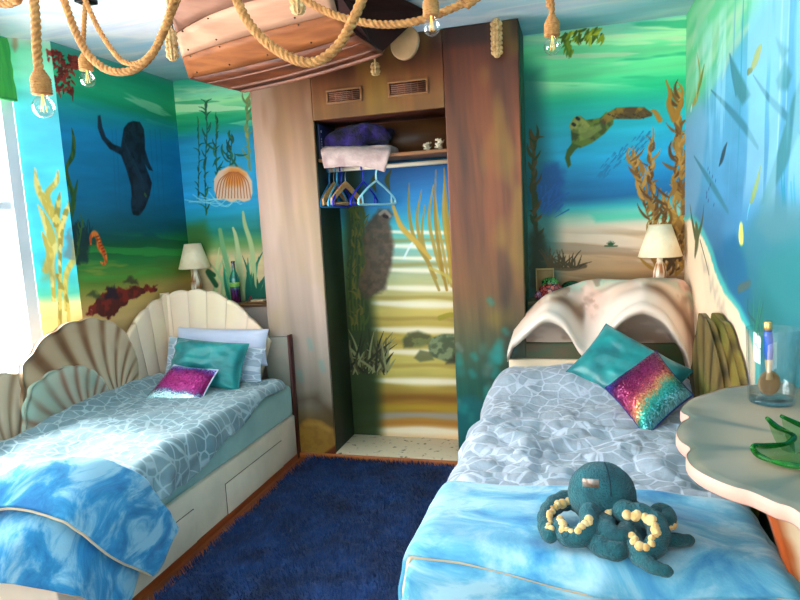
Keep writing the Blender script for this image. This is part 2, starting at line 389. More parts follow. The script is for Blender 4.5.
# grasses at the foot
for i in range(26):
    x = 213+i*2.1; ln = r_.uniform(22, 60); a = r_.uniform(78, 112)
    BW.leaf(x+r_.uniform(-2, 8), 304, a, ln, r_.uniform(2.5, 4), r_.choice([(0, 105, 85), (90, 170, 120), (170, 200, 140), (0, 125, 95), (205, 215, 150)]), r_.uniform(-12, 14))
for L, c in (([(243, 300), (240, 265), (236, 238), (233, 228)], (190, 205, 150)), ([(256, 300), (252, 250), (245, 225), (243, 212)], (180, 200, 140)), ([(232, 285), (224, 252), (220, 230)], (120, 175, 120)), ([(216, 285), (208, 272), (214, 275)], (20, 90, 50))):
    BW.stroke(L, [5, 5, 4, 2][:len(L)], c)
for i in range(12): BW.leaf(248+i*1.6, 303, r_.uniform(65, 115), r_.uniform(18, 34), 4, (0, 100, 80), r_.uniform(-10, 10))
# ---- closet bay
zc = lambda y: at(400, y, y=YB)[2]
mk = sstep(-1.58, -1.57, BW.A)*(1-sstep(-.64, -.63, BW.A))*(1-sstep(1.93, 1.95, BW.Z))
BW.bands([(zc(150), (15, 85, 150)), (zc(180), (8, 102, 165)), (zc(205), (25, 132, 190)), (zc(220), (40, 165, 190)), (zc(235), (100, 195, 180)), (zc(252), (130, 190, 175)), (zc(272), (165, 180, 140)), (zc(290), (190, 185, 120)),
          (zc(310), (200, 180, 95)), (zc(330), (175, 150, 60)), (zc(360), (195, 180, 90)), (zc(380), (180, 165, 80)), (zc(395), (150, 110, 30)), (zc(415), (165, 120, 40)), (zc(432), (225, 190, 130)), (zc(440), (235, 205, 160))], warp=.03, seed=50, sx=1.0, sz=6, mask=mk)
for y, h in ((232, 3), (246, 4), (258, 3), (270, 4), (288, 5), (304, 6), (330, 6), (352, 5), (381, 6), (430, 8)):
    BW.stroke([(372, y-1), (400, y), (425, y+.5), (456, y+1)], [h*.6, h, h*1.2, h], (245, 238, 215), .85, .8)
for y in (240, 264, 297, 318, 341, 365): BW.stroke([(365, y), (395, y+1), (430, y), (458, y+2)], [2, 4, 3, 4], (150, 125, 50), .55, .9)
for y, c in ((398, (120, 80, 15)), (408, (175, 150, 30)), (416, (150, 160, 175)), (424, (170, 110, 30))): BW.stroke([(355, y+3), (385, y), (420, y-1), (458, y+1)], [5, 7, 5, 8], c, .7, .9)
BW.poly([(345, 150), (358, 150), (364, 220), (372, 300), (378, 345), (382, 450), (340, 450)], (20, 45, 10), .06, .9)
for i in range(5): BW.kelp([(352+i*3, 330), (348+i*4, 280), (352+i*3, 240), (350+i*3, 205)], [(60, 80, 15), (95, 90, 25), (35, 60, 15)], 12, (8, 16), 2.5, 40, 60+i, 1.4)
BW.poly([(366, 262), (362, 240), (366, 226), (374, 215), (379, 210), (388, 209), (393, 214), (390, 221), (391, 232), (394, 245), (392, 262), (385, 290), (366, 300), (358, 285)], (92, 70, 52), .02, .92, (70, 56, 42), rough=.012)
BW.stroke([(380, 214), (385, 211), (390, 216)], 3, (150, 145, 130), .8); BW.stroke([(384, 216), (387, 217)], 3, (25, 15, 10)); BW.stroke([(404, 258), (410, 246), (414, 241)], 2, (225, 235, 235), .8)
for q, c in (((447, 258, 175, 7), (205, 165, 45)), ((432, 250, 185, 5), (190, 160, 60)), ((420, 250, 190, 5), (185, 150, 50)), ((412, 240, 183, 5), (170, 145, 50)), ((441, 255, 190, 4), (200, 170, 70)), ((425, 262, 205, 5), (175, 150, 60)), ((450, 262, 168, 6), (190, 145, 30)), ((438, 262, 170, 5), (180, 140, 30))):
    x, y0, y1, w = q; BW.stroke([(430+(x-430)*.6+12, y0+28), (x+3, y0), (x-3, (y0+y1)/2), (x-1+r_.uniform(-6, 3), y1)], [w*.5, w*.7, w*.55, .8], tuple(int(v*.88) for v in c), .9)
BW.stroke([(391, 200), (401, 226), (418, 244), (430, 258)], [2, 5, 5, 3], (195, 160, 60)); BW.stroke([(430, 268), (445, 275), (452, 282)], 3, (190, 175, 80), .8)
for q in ((388, 180), (374, 182)): BW.stroke([(q[0]+3, q[1]-10), (q[0]-1, q[1]), (q[0]+2, q[1]+10)], [1, 5, 1], (60, 75, 30))
for i in range(75): BW.leaf(368+r_.uniform(-20, 22), 375-r_.random()*8, r_.uniform(40, 140), r_.uniform(15, 42), 2.2, r_.choice([(35, 40, 15), (60, 60, 25), (20, 30, 8), (95, 95, 55), (130, 135, 90)]), r_.uniform(-20, 20))
BW.poly([(402, 340), (408, 333), (418, 331), (430, 335), (436, 342), (420, 347), (404, 348)], (100, 110, 60), .015, .9, (70, 75, 40))
BW.poly([(428, 346), (432, 338), (442, 334), (456, 334), (460, 362), (444, 361), (430, 356)], (120, 135, 95), .008, 1, (75, 90, 60))
BW.poly([(446, 362), (460, 350), (460, 364), (446, 364)], (40, 45, 25), .015, .8)
BW.poly([(414, 358), (420, 350), (431, 352), (434, 360), (420, 362)], (95, 100, 60), .01, .9); BW.stroke([(440, 318), (450, 315), (458, 316)], 5, (150, 140, 30), .9)
structure('wall_back', BW.geo(XL, XR, 0, ZC, RES, lambda a, z: np.stack([a, np.full_like(a, YB), z], 1)), PAINT)
# ---- left wall (otter side) and its splayed window reveal
LW = Canvas(2.60, YB, 0, ZC, RES, {'x': XL})
zo = lambda y, x=115: at(x, y, x=XL)[2]
LW.bands([(zo(62), (95, 175, 170)), (zo(74), (30, 175, 130)), (zo(92), (40, 190, 130)), (zo(104), (10, 165, 115)), (zo(116), (20, 160, 170)), (zo(135), (10, 135, 185)), (zo(170), (5, 125, 175)),
          (zo(205), (5, 110, 150)), (zo(232), (0, 85, 95)), (zo(246), (10, 95, 55)), (zo(262), (30, 125, 60)), (zo(280), (110, 135, 45)), (zo(298), (200, 165, 90)), (zo(318), (215, 180, 120)), (zo(380), (170, 140, 90))], warp=.03, seed=70, sx=1.1, sz=6)
LW.streaks(zo(108), zo(66), (175, 235, 190), .75, 72, 2.2, 20, .55)
LW.streaks(zo(280), zo(240), (60, 170, 70), .6, 75, 2.0, 18, .52)
LW.streaks(zo(300), zo(262), (200, 170, 60), .6, 77, 2.0, 16, .56)
for x in (112, 116, 150, 155, 160): LW.stroke([(x, 130), (x+2, 160), (x+4, 200), (x+8, 240)], 1.2, (5, 90, 120), .22, .8)
# the otter
LW.poly([(98, 116), (100.5, 115), (102.5, 127), (106, 137), (113, 144), (121, 147), (122, 140), (124, 128), (128, 123), (133, 121), (140, 122), (144, 129), (145, 140), (145, 149), (149, 162), (153, 171), (149, 170), (145, 164), (148, 172), (152, 183), (150, 195), (145, 208), (140, 215), (137, 216), (132, 212), (131, 203), (132, 196), (131, 185), (126, 168), (121, 155), (110, 149), (102, 139), (98, 128)], (8, 20, 36), .006, 1, (22, 42, 62))
LW.poly([(133, 178), (142, 176), (149, 186), (146, 203), (139, 211), (134, 205)], (30, 52, 70), .02, .7, rough=.02)
for i in range(18): LW.stroke([(124+i, 140+i*2), (127+i, 150+i*2), (129+i*.9, 158+i*2)], .6, (75, 100, 120), .16)
LW.stroke([(145, 194), (146, 196)], 2.2, (70, 110, 50)); LW.stroke([(134, 213), (138, 213)], 3, (5, 8, 12))
LW.stroke([(70, 222), (74, 200), (69, 182), (67, 168), (73, 155), (74, 140), (72, 128)], [3, 5, 5, 3, 4.5, 3.5, 1], (25, 75, 25), 1, .3, (70, 95, 20)); LW.stroke([(71, 215), (74, 198), (78, 180)], [3, 4, 1], (40, 85, 30))
# dark weed, seahorse, coral bank
LW.poly([(72, 255), (74, 225), (79, 221), (85, 228), (91, 245), (88, 262), (76, 266)], (5, 45, 50), .015, .9, rough=.03)
for i in range(22): LW.leaf(80+r_.uniform(-8, 10), 240, r_.uniform(50, 130), r_.uniform(10, 22), 1.6, (0, 50, 60), 10)
LW.kelp([(76, 262), (80, 240), (83, 220)], [(60, 100, 40), (40, 80, 30)], 10, (5, 9), 1.8, 40, 81, 1.4)
LW.stroke([(91, 244), (91, 237), (95, 233.5), (98.5, 239), (100, 246), (104, 253), (106, 260), (104, 264), (101, 262)], [1.5, 3, 5, 5, 6.5, 5.5, 3.5, 2.5, 1.5], (205, 85, 25), 1, .3, (235, 130, 50))
for i in range(7): LW.stroke([(96+i*1.4, 237+i*3), (99+i*1.2, 236+i*3)], .9, (120, 30, 10), .8)
LW.poly([(86, 312), (95, 300), (104, 291), (112, 287), (126, 288), (138, 285), (150, 287), (158, 286), (154, 291), (140, 294), (128, 301), (118, 312), (108, 317), (100, 314)], (130, 25, 18), .008, 1, (80, 15, 15), rough=.03)
LW.poly([(106, 298), (108, 288), (116, 285), (118, 297)], (25, 15, 45), .012, .9, rough=.025)
LW.poly([(124, 283), (128, 275), (136, 279), (138, 284)], (60, 60, 35), .012, .9, rough=.02)
LW.poly([(88, 297), (92, 291), (101, 293), (103, 299)], (60, 75, 35), .012, .9, rough=.02); LW.poly([(72, 310), (80, 306), (82, 309), (74, 312)], (200, 60, 40), .006, .9, rough=.01)
# red coral painted under the ceiling
for i in range(150):
    t = r_.random(); u = r_.random()
    x, y = (46+33*t, 48+9*t+u*13) if i < 95 else (56+18*u, 66+26*t); 
    LW.leaf(x, y, r_.uniform(150, 330), r_.uniform(3, 7), 2.2, r_.choice([(130, 30, 20), (165, 50, 35), (100, 20, 15)]), r_.uniform(-60, 60))
LW.stroke([(73, 88), (73, 96), (73, 101)], [2, 1.5, .8], (110, 40, 30))
Y0 = 2.837; SPL = np.array([-2.845, 2.69])
structure('wall_left', LW.geo(Y0, YB, 0, ZC, RES, lambda a, z: np.stack([np.full_like(a, XL), a, z], 1)), PAINT)
# splayed strip beside the window: pigment drawn on the strip's own plane
class Strip(Canvas):
    def p(s, x, y):
        d = AX.T @ np.array([(x-400)/FPX, (300-y)/FPX, 1.0]); A = np.array([XL, Y0]); e = SPL-A; L = np.linalg.norm(e); e = e/L; n = np.array([-e[1], e[0]])
        t = np.dot(n, A-CAM[:2])/np.dot(n, d[:2]); P = CAM+d*t
        return float(np.dot(P[:2]-A, e)), P[2]
SPLEN = float(np.linalg.norm(SPL-np.array([XL, Y0])))
RV = Strip(-.05, SPLEN+.05, 0, ZC, RES, {'y': 0})
zs = lambda y: RV.p(50, y)[1]
RV.bands([(zs(42), (205, 225, 200)), (zs(52), (130, 225, 175)), (zs(75), (140, 230, 190)), (zs(100), (95, 215, 215)), (zs(130), (85, 205, 235)), (zs(230), (70, 205, 235)), (zs(270), (60, 200, 215)), (zs(292), (80, 190, 160)), (zs(302), (240, 225, 150)), (zs(325), (235, 200, 120))], warp=.03, seed=90, sx=2, sz=5)
RV.poly([(13, 36), (17, 36), (18, 46), (15, 52), (12, 46)], (190, 150, 110), .01, .8)
for i in range(24): RV.leaf(46+r_.random()*30, 48+12*r_.random(), r_.uniform(150, 330), 5, 2.2, r_.choice([(140, 35, 25), (165, 50, 35)]), 40)
Yf = [(210, 185, 85), (190, 165, 65), (225, 200, 110), (150, 130, 40)]
for L, w in (([(61, 245), (58, 226), (48, 208), (38, 188), (35, 168)], [5, 7, 7, 6, 1]), ([(60, 228), (52, 212), (47, 195), (56, 182), (58, 170)], [5, 7, 6, 5, 1]), ([(60, 300), (60, 262), (61, 232), (66, 212), (70, 205), (75, 180)], [3, 3, 5, 5, 5, 2]),
             ([(54, 300), (52, 262), (53, 245), (46, 222), (38, 205)], [4, 5, 9, 7, 1]), ([(66, 310), (66, 276), (74, 258), (74, 240)], [3, 5, 6, 3]), ([(46, 270), (50, 255), (46, 242), (42, 232)], [7, 7, 5, 1]), ([(56, 225), (58, 205), (60, 192)], [5, 5, 1]), ([(69, 325), (67, 300), (57, 275)], 3.0), ([(60, 325), (60, 300), (60, 275)], 3.4)):
    RV.stroke(L, w, Yf[len(L) % 4], .95, .3, Yf[(len(L)+1) % 4])
RV.poly([(64, 255), (66, 236), (71, 230), (75, 240), (75, 262)], (110, 120, 120), .02, .8, rough=.03); RV.poly([(43, 280), (44, 262), (52, 258), (58, 280)], (150, 130, 60), .03, .6)
def mkrv(a, z):
    e = (SPL-np.array([XL, Y0]))/SPLEN
    return np.stack([XL+a*e[0], Y0+a*e[1], z], 1)
structure('wall_left_reveal', RV.geo(0, SPLEN, 0, ZC, RES, mkrv), PAINT)
# dark green weed overlapping the corner belongs to the otter side
# ---- right wall
RW = Canvas(0.0, YB, 0, ZC, RES, {'x': XR})
zr = lambda y, x=740: at(x, y, x=XR)[2]
RW.bands([(2.6, (140, 212, 215)), (2.2, (122, 205, 226)), (1.9, (112, 196, 230)), (1.6, (104, 182, 222)), (1.42, (82, 160, 205)), (1.25, (18, 122, 168)), (1.05, (15, 125, 155)), (.9, (25, 140, 150)), (.7, (10, 90, 80)), (.4, (15, 80, 60)), (0, (20, 60, 40))], warp=.05, seed=110, sx=1.1, sz=3)
def wedge(L, col, f, amt, **k): RW.poly(L, col, f, amt, **k)
wedge([(683, -20), (780, -30), (760, 5), (735, 40), (715, 75), (700, 105), (685, 118), (680, 60)], (120, 232, 150), .10, .95)
for i in range(30):
    x = 690+r_.random()*60; y = r_.random()*80-10; L = 25+r_.random()*35
    if y < 110-(x-690)*1.3: RW.stroke([(x, y), (x-L*.35, y+L*.5), (x-L*.5, y+L)], [3, 6, 2], r_.choice([(215, 250, 190), (235, 240, 195), (80, 220, 150), (180, 250, 200)]), .55, .9)
wedge([(684, 120), (700, 100), (708, 120), (700, 190), (690, 235), (683, 240)], (170, 210, 235), .05, .7)
# upright blue and white strokes, hanging grey-teal shapes
for x, c in ((744, (40, 175, 190)), (736, (110, 195, 225)), (770, (115, 190, 205)), (783, (215, 240, 245)), (790, (200, 235, 245))):
    RW.stroke([(x, -10), (x-2, 40), (x-4, 110), (x-8, 200)], [2, 2.5, 2, 1], c, .7, .6)
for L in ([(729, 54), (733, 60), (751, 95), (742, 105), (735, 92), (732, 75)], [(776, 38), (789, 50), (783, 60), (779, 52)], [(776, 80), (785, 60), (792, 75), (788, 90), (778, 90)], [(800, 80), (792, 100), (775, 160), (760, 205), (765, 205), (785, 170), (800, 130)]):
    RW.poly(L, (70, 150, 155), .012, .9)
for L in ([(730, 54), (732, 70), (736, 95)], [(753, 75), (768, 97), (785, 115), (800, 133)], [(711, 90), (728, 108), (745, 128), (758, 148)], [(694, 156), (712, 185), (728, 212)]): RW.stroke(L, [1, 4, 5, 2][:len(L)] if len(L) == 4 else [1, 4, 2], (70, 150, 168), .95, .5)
for x in (782, 784, 791, 794): RW.stroke([(x, 158+r_.random()*30), (x, 185), (x+1, 204)], [1, 2.5, 3], (10, 165, 190), .8)
# teal reef patches lower right
wedge([(800, 203), (785, 205), (770, 190), (757, 210), (743, 235), (728, 250), (722, 300), (735, 345), (775, 420), (830, 420), (830, 205)], (60, 150, 160), .05, .75)
wedge([(770, 190), (775, 184), (782, 200), (800, 205), (800, 240), (770, 245), (755, 225)], (110, 165, 170), .03, .7)
wedge([(760, 260), (790, 240), (830, 240), (830, 320), (780, 330), (755, 310)], (45, 155, 150), .06, .7)
wedge([(723, 245), (735, 235), (745, 260), (752, 300), (770, 345), (745, 345), (728, 290)], (0, 120, 170), .04, .8)
wedge([(745, 300), (765, 290), (790, 330), (830, 340), (830, 420), (770, 400)], (20, 130, 130), .05, .7)
for i in range(16): RW.stroke([(757+r_.uniform(-6, 6), 345), (757+r_.uniform(-8, 8), 310+r_.uniform(-15, 10))], [1.6, .6], r_.choice([(30, 140, 80), (70, 170, 90), (10, 90, 90)]), .8)
RW.c *= np.array([.72, .79, .82])
# sand slope
wedge([(683, 218), (690, 214), (697, 218), (704, 230), (713, 250), (718, 268), (728, 290), (740, 305), (750, 325), (757, 340), (760, 365), (760, 430), (680, 430)], (70, 190, 175), .02, .8)
wedge([(683, 222), (690, 219), (695, 224), (702, 236), (710, 253), (715, 272), (725, 294), (737, 309), (747, 330), (753, 345), (755, 365), (755, 430), (680, 430)], (245, 215, 180), .012, 1, rough=.01)
RW.poly([(684, 240), (697, 240), (706, 300), (700, 330), (684, 330)], (255, 225, 190), .03, .7)
for i in range(16): RW.stroke([(702+i*2.2, 262+i*5+r_.uniform(-8, 8)), (704+i*2.2, 266+i*5+r_.uniform(-8, 8))], 4, (185, 165, 140), .5, .9)
# fish, weed and bits
for L, c, w in (([(697, 53), (700, 75), (697, 95), (692, 106)], (165, 140, 45), [.8, 3, 4.5, 1]), ([(704, 66), (701, 80), (697, 95)], (95, 110, 20), [2, 3.5, 1]), ([(761, 47), (757, 56), (753, 65), (750, 71)], (140, 140, 40), [3, 7.5, 5, 1.5]),
                ([(761, 165), (757, 183), (753, 196), (750, 204)], (120, 140, 40), [.8, 5, 5, 1]), ([(727, 143), (723, 155), (719, 166)], (35, 65, 75), [1, 5, 1])): RW.stroke(L, w, c, 1)
RW.stroke([(752, 70), (748, 72)], [2, 3.5], (80, 90, 20)); RW.stroke([(692, 105), (691, 110)], [1, 2], (210, 220, 220)); RW.stroke([(750, 204), (748, 212), (747, 220)], [1.2, 1, .5], (80, 190, 200))
RW.stroke([(741, 229), (741, 236), (742, 240)], [7, 9, 5], (205, 215, 90), 1, .3, (245, 235, 140))
for i in range(10): x, y = 706+r_.uniform(-2, 10), 168+i*4; RW.stroke([(x, y), (x-.4, y+1.5)], 1.2, (30, 60, 110), .8)
for L, w in (([(690, 205), (692, 220), (695, 235)], [.7, 2.5, 4]), ([(704, 205), (702, 222), (698, 236)], [.7, 2.5, 4]), ([(696, 226), (697, 238), (695, 255)], [4, 8, 3]), ([(700, 240), (706, 262), (709, 275)], [1.2, 1, .6])): RW.stroke(L, w, (70, 75, 30), .95)
for i in range(5): RW.stroke([(738+i*2.2, 290-i), (741+i*2.2, 287-i)], 4, (75, 95, 90), .8)
RW.stroke([(748, 300), (748, 312), (755, 322)], 1.6, (40, 70, 80), .7)
RW.streaks(1.5, 2.3, (180, 222, 240), .35, 130, 6, 1.2, .52)
structure('wall_right', RW.geo(0.0, YB, 0, ZC, RES, lambda a, z: np.stack([np.full_like(a, XR), a, z], 1)[:, :]), PAINT)
structure('wall_right_near', box(XR, XR+.05, YF, 0.0, 0, ZC), mat('plain_aqua_wall', (140, 205, 225), (120, 190, 215), .6, 2))
# ================================================================== ROOM SHELL
def ceil_mat():
    M, N, L, P = nodes('painted_sky_ceiling'); P.inputs['Roughness'].default_value = .7
    tc = N.new('ShaderNodeTexCoord'); mp = N.new('ShaderNodeMapping'); mp.inputs['Rotation'].default_value = (0, 0, .55); mp.inputs['Scale'].default_value = (.7, 2.6, 1)
    nz = N.new('ShaderNodeTexNoise'); nz.inputs['Scale'].default_value = 1.5; nz.inputs['Detail'].default_value = 5; nz.inputs['Distortion'].default_value = .6
    cr = N.new('ShaderNodeValToRGB'); e = cr.color_ramp.elements
    e[0].position = .3; e[0].color = rgb(190, 228, 245); e[1].position = .72; e[1].color = rgb(255, 240, 232)
    for p_, c in ((.42, (215, 236, 246)), (.5, (250, 250, 250)), (.6, (226, 230, 244))):
        q = e.new(p_); q.color = rgb(*c)
    L.new(tc.outputs['Object'], mp.inputs[0]); L.new(mp.outputs[0], nz.inputs[0]); L.new(nz.outputs['Fac'], cr.inputs[0])
    # sea-green paint where the murals run over onto the ceiling along the back wall and the otter wall
    sp = N.new('ShaderNodeSeparateXYZ'); L.new(tc.outputs['Object'], sp.inputs[0])
    def ramp(sock, a, b):
        r = N.new('ShaderNodeMapRange'); r.inputs[1].default_value = a; r.inputs[2].default_value = b; r.clamp = True; L.new(sock, r.inputs[0]); return r.outputs[0]
    n2 = N.new('ShaderNodeTexNoise'); n2.inputs['Scale'].default_value = 2.2; L.new(mp.outputs[0], n2.inputs[0])
    def warp(sock):
        a = N.new('ShaderNodeMath'); a.operation = 'MULTIPLY_ADD'; a.inputs[1].default_value = .7; L.new(n2.outputs['Fac'], a.inputs[0]); L.new(sock, a.inputs[2]); return a.outputs[0]
    f1 = ramp(warp(sp.outputs[1]), 3.55, 4.3)
    mx = N.new('ShaderNodeMixRGB'); mx.inputs[2].default_value = rgb(95, 165, 190)
    mu = N.new('ShaderNodeMath'); mu.operation = 'MULTIPLY'; mu.inputs[1].default_value = .85; L.new(f1, mu.inputs[0])
    L.new(mu.outputs[0], mx.inputs[0]); L.new(cr.outputs[0], mx.inputs[1]); L.new(mx.outputs[0], P.inputs['Base Color'])
    return M
structure('ceiling', box(-3.0, XR+.05, YF, YB+.05, ZC, ZC+.08), ceil_mat())
def wood_mat(name, a, b, stretch, scale=3, rough=.45):
    return mat(name, a, b, rough, scale, stretch, .3, .7, .15, 20)
FLOORM = wood_mat('red_brown_floorboards', (120, 55, 25), (165, 90, 45), (14, .8, 1))
structure('floor', box(-3.0, XR+.05, YF, YB+.05, -.08, 0), FLOORM)
WHITE = mat('white_gloss_paint', (235, 240, 245), (225, 232, 240), .35, 4)
AQUA = mat('aqua_plaster', (120, 205, 215), (100, 190, 205), .6, 3)
# window in the left wall: wall below and above, splayed jamb, frame, glazing bars and pane
WX = -2.87; WY0, WY1, WZ0, WZ1 = .35, 2.68, .72, 2.47
structure('wall_left_near', join(box(WX-.10, XL, YF, WY0, 0, ZC), box(WX-.10, WX+.03, WY0, WY1+.02, 0, WZ0), box(WX-.10, WX+.03, WY0, WY1+.02, WZ1, ZC)), AQUA)
structure('trim_1', box(WX-.02, WX+.16, WY0, WY1, WZ0-.03, WZ0), WHITE)
fr = [box(WX-.05, WX+.035, WY1-.075, WY1, WZ0, WZ1), box(WX-.05, WX+.03, WY0, WY0+.07, WZ0, WZ1), box(WX-.05, WX+.03, WY0, WY1, WZ0, WZ0+.07), box(WX-.05, WX+.03, WY0, WY1, WZ1-.07, WZ1),
      box(WX-.04, WX+.02, WY0, WY1, 1.66, 1.70), box(WX-.045, WX+.025, 1.49, 1.55, WZ0, WZ1)]
win = structure('window_1', join(*fr), WHITE)
structure('window_pane', box(WX-.012, WX-.006, WY0+.06, WY1-.07, WZ0+.06, WZ1-.06), glass('window_glass', (250, 252, 255), .9), win)
# green blind gathered at the head of the window
bl = thing('roman_blind', (WX+.05, 2.0, 2.2), 'bright green blind gathered at the top of the left window', 'blind')
GREEN = mat('green_blind_fabric', (20, 165, 60), (60, 190, 60), .7, 6, (1, 6, 1), bump=.2, sheen=.3)
n = 40; yy = np.linspace(1.2, 2.650, n); prof = [(0, 2.53), (.008, 2.50), (.012, 2.46), (.006, 2.42), (.014, 2.37), (.008, 2.33), (.016, 2.28), (.014, 2.225), (-.01, 2.22), (-.012, 2.4), (-.01, 2.5)]
V = np.array([(WX+.085+p+.003*math.sin(y*22+z*9), y, z+.006*math.sin(y*7)) for p, z in prof for y in yy]); obj('folded_fabric', (V, gridF(len(prof), n)), GREEN, bl)
obj('bottom_bar', box(WX+.075, WX+.10, 1.2, 2.650, 2.212, 2.226), mat('blind_bar', (60, 190, 80), None, .5), bl)
# floor edging strips
BOARD = wood_mat('orange_pine_edging', (165, 85, 35), (200, 120, 60), (1, 10, 10))
structure('baseboard_left', box(-1.775, -1.748, 1.0, 3.54, 0, .035), wood_mat('dark_red_edging', (130, 55, 25), (170, 85, 40), (10, 1, 10)))
# ================================================================== RUG
rug = thing('rug', (-1.05, 2.2, 0), 'deep navy shag rug on the floor between the two beds', 'rug')
NAVY = mat('navy_pile', (1, 24, 60), (4, 54, 110), .95, 7, lo=.3, hi=.7, sheen=.05, bump=.5, bscale=120)
RX0, RX1, RY0, RY1 = -1.675, -.30, .9, 3.485
n, k = 150, 240; X, Y = np.meshgrid(np.linspace(RX0, RX1, n), np.linspace(RY0, RY1, k), indexing='ij')
ed = np.minimum(np.minimum(X-RX0, RX1-X), np.minimum(Y-RY0, RY1-Y)); Z = .004+.022*sstep(0, .03, ed)+.010*(fbm(X*30, Y*30, 3, 3)-.5)*sstep(0, .02, ed)
base = obj('woven_backing', (np.stack([X, Y, Z], -1).reshape(-1, 3), gridF(n, k)), NAVY, rug)
m_ = 42000; bx = rng.uniform(RX0, RX1, m_); by = RY0+.3+(RY1-RY0-.3)*rng.random(m_); bz = .016+.0*bx
an = rng.uniform(0, 2*PI, m_); ln = rng.uniform(.014, .030, m_); tl = .5*fbm(bx*4, by*4, 9, 2)*2*PI*2; lean = rng.uniform(.003, .016, m_)
wx, wy = np.cos(an)*.0028, np.sin(an)*.0028; tx, ty = np.cos(tl)*lean, np.sin(tl)*lean
V = np.stack([np.stack([bx-wx, by-wy, bz], 1), np.stack([bx+wx, by+wy, bz], 1), np.stack([bx+tx+wx*.4, by+ty+wy*.4, bz+ln], 1), np.stack([bx+tx-wx*.4, by+ty-wy*.4, bz+ln], 1)], 1).reshape(-1, 3)
tag(obj('pile', (V, np.arange(m_*4).reshape(-1, 4)), NAVY, rug, smooth=False), kind='stuff')
# ================================================================== WARDROBE
WC = Canvas(-1.915, -.281, 0, ZC, .006, {'y': WF})
A, Z = WC.A, WC.Z
def col(stops, z): return np.stack([np.interp(z, [s[0] for s in stops], [s[1][k]/255 for s in stops]) for k in range(3)], -1)
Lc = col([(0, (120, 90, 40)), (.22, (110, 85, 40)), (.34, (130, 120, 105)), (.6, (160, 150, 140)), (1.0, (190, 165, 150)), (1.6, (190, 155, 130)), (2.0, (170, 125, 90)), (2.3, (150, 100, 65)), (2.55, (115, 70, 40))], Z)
Rc = col([(0, (15, 75, 80)), (.33, (8, 88, 92)), (.5, (18, 92, 92)), (.75, (72, 92, 74)), (1.05, (108, 80, 44)), (1.5, (130, 76, 38)), (2.0, (122, 70, 32)), (2.3, (98, 50, 22)), (2.42, (88, 42, 18)), (2.46, (52, 22, 10)), (2.55, (42, 18, 9))], Z)  # top stops paint in the shadow band under the ceiling
Tc = col([(2.0, (125, 90, 40)), (2.2, (145, 98, 45)), (2.32, (132, 78, 36)), (2.42, (88, 44, 20)), (2.55, (45, 20, 10))], Z)  # same shadow band put into the header colour
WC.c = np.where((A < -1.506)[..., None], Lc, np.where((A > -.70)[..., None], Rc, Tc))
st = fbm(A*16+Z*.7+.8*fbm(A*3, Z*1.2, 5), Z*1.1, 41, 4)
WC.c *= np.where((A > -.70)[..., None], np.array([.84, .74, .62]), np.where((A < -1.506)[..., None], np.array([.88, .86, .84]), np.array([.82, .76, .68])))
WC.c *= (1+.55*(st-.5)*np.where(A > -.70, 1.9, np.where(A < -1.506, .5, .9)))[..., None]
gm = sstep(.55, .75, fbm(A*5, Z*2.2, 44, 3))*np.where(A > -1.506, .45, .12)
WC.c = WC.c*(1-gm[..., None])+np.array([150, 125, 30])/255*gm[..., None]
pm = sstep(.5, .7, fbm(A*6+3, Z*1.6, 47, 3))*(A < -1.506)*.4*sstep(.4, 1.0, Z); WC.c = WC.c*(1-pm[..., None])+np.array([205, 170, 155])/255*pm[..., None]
rr = random.Random(12)
WC.poly([(457, 400), (470, 395), (490, 405), (505, 380), (500, 480), (455, 480)], (8, 90, 95), .03, .9, rough=.02)
for i in range(26):
    x, y = 457+rr.random()*62, 340+rr.random()*75; WC.stroke([(x, y), (x+rr.uniform(-4, 4), y+rr.uniform(2, 9))], rr.uniform(4, 11), rr.choice([(15, 140, 135), (30, 120, 115), (60, 110, 95), (110, 125, 115)]), .45, .9)
for q in ((474, 355), (497, 358), (472, 372), (505, 330), (490, 300)): WC.stroke([q, (q[0]+2, q[1]+3)], 6, (15, 140, 138), .45, .9)
for q in ((322, 362), (300, 372), (310, 340)): WC.stroke([q, (q[0]+2, q[1]+8)], 5, (60, 145, 140), .3, .95)
WC.poly([(300, 400), (318, 395), (330, 420), (347, 440), (348, 425), (334, 410), (312, 398)], (60, 46, 22), .06, .7)
WC.poly([(296, 455), (300, 424), (308, 418), (322, 420), (335, 428), (340, 438), (340, 446), (330, 452), (318, 460)], (150, 112, 45), .012, 1, (138, 100, 40), rough=.008)
WC.poly([(326, 452), (338, 444), (348, 442), (348, 462), (320, 462)], (85, 25, 12), .01, .9)
WC.stroke([(306, 424), (318, 424), (330, 430)], 4, (178, 140, 66), .5, .9)
PWOOD = vmat('painted_driftwood', rough=.42, bump=.12, coat=.05)
ward = thing('wardrobe', (-1.1, 3.76, 0), 'tall open wardrobe painted as brown driftwood, standing in the middle of the back wall', 'wardrobe')
def wpanel(name, x0, x1, z0, z1):
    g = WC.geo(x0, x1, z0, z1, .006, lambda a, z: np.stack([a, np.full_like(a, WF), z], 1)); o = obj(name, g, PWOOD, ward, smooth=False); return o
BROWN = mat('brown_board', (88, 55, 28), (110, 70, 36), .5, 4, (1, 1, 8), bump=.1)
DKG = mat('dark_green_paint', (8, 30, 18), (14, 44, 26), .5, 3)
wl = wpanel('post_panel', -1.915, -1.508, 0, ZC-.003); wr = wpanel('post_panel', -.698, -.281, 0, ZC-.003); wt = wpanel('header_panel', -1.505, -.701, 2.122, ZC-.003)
solid(wl, .018, 0); solid(wr, .018, 0); solid(wt, .018, 0)
bevel(obj('lining_board', box(-1.532, -1.506, WF+.012, YB-.003, 0, 2.12), DKG, ward), .002)
bevel(obj('lining_board', box(-.70, -.676, WF+.012, YB-.003, 0, 2.12), mat('brown_inner_side', (120, 78, 40), (95, 60, 30), .5, 5, (1, 1, 6)), ward), .002)
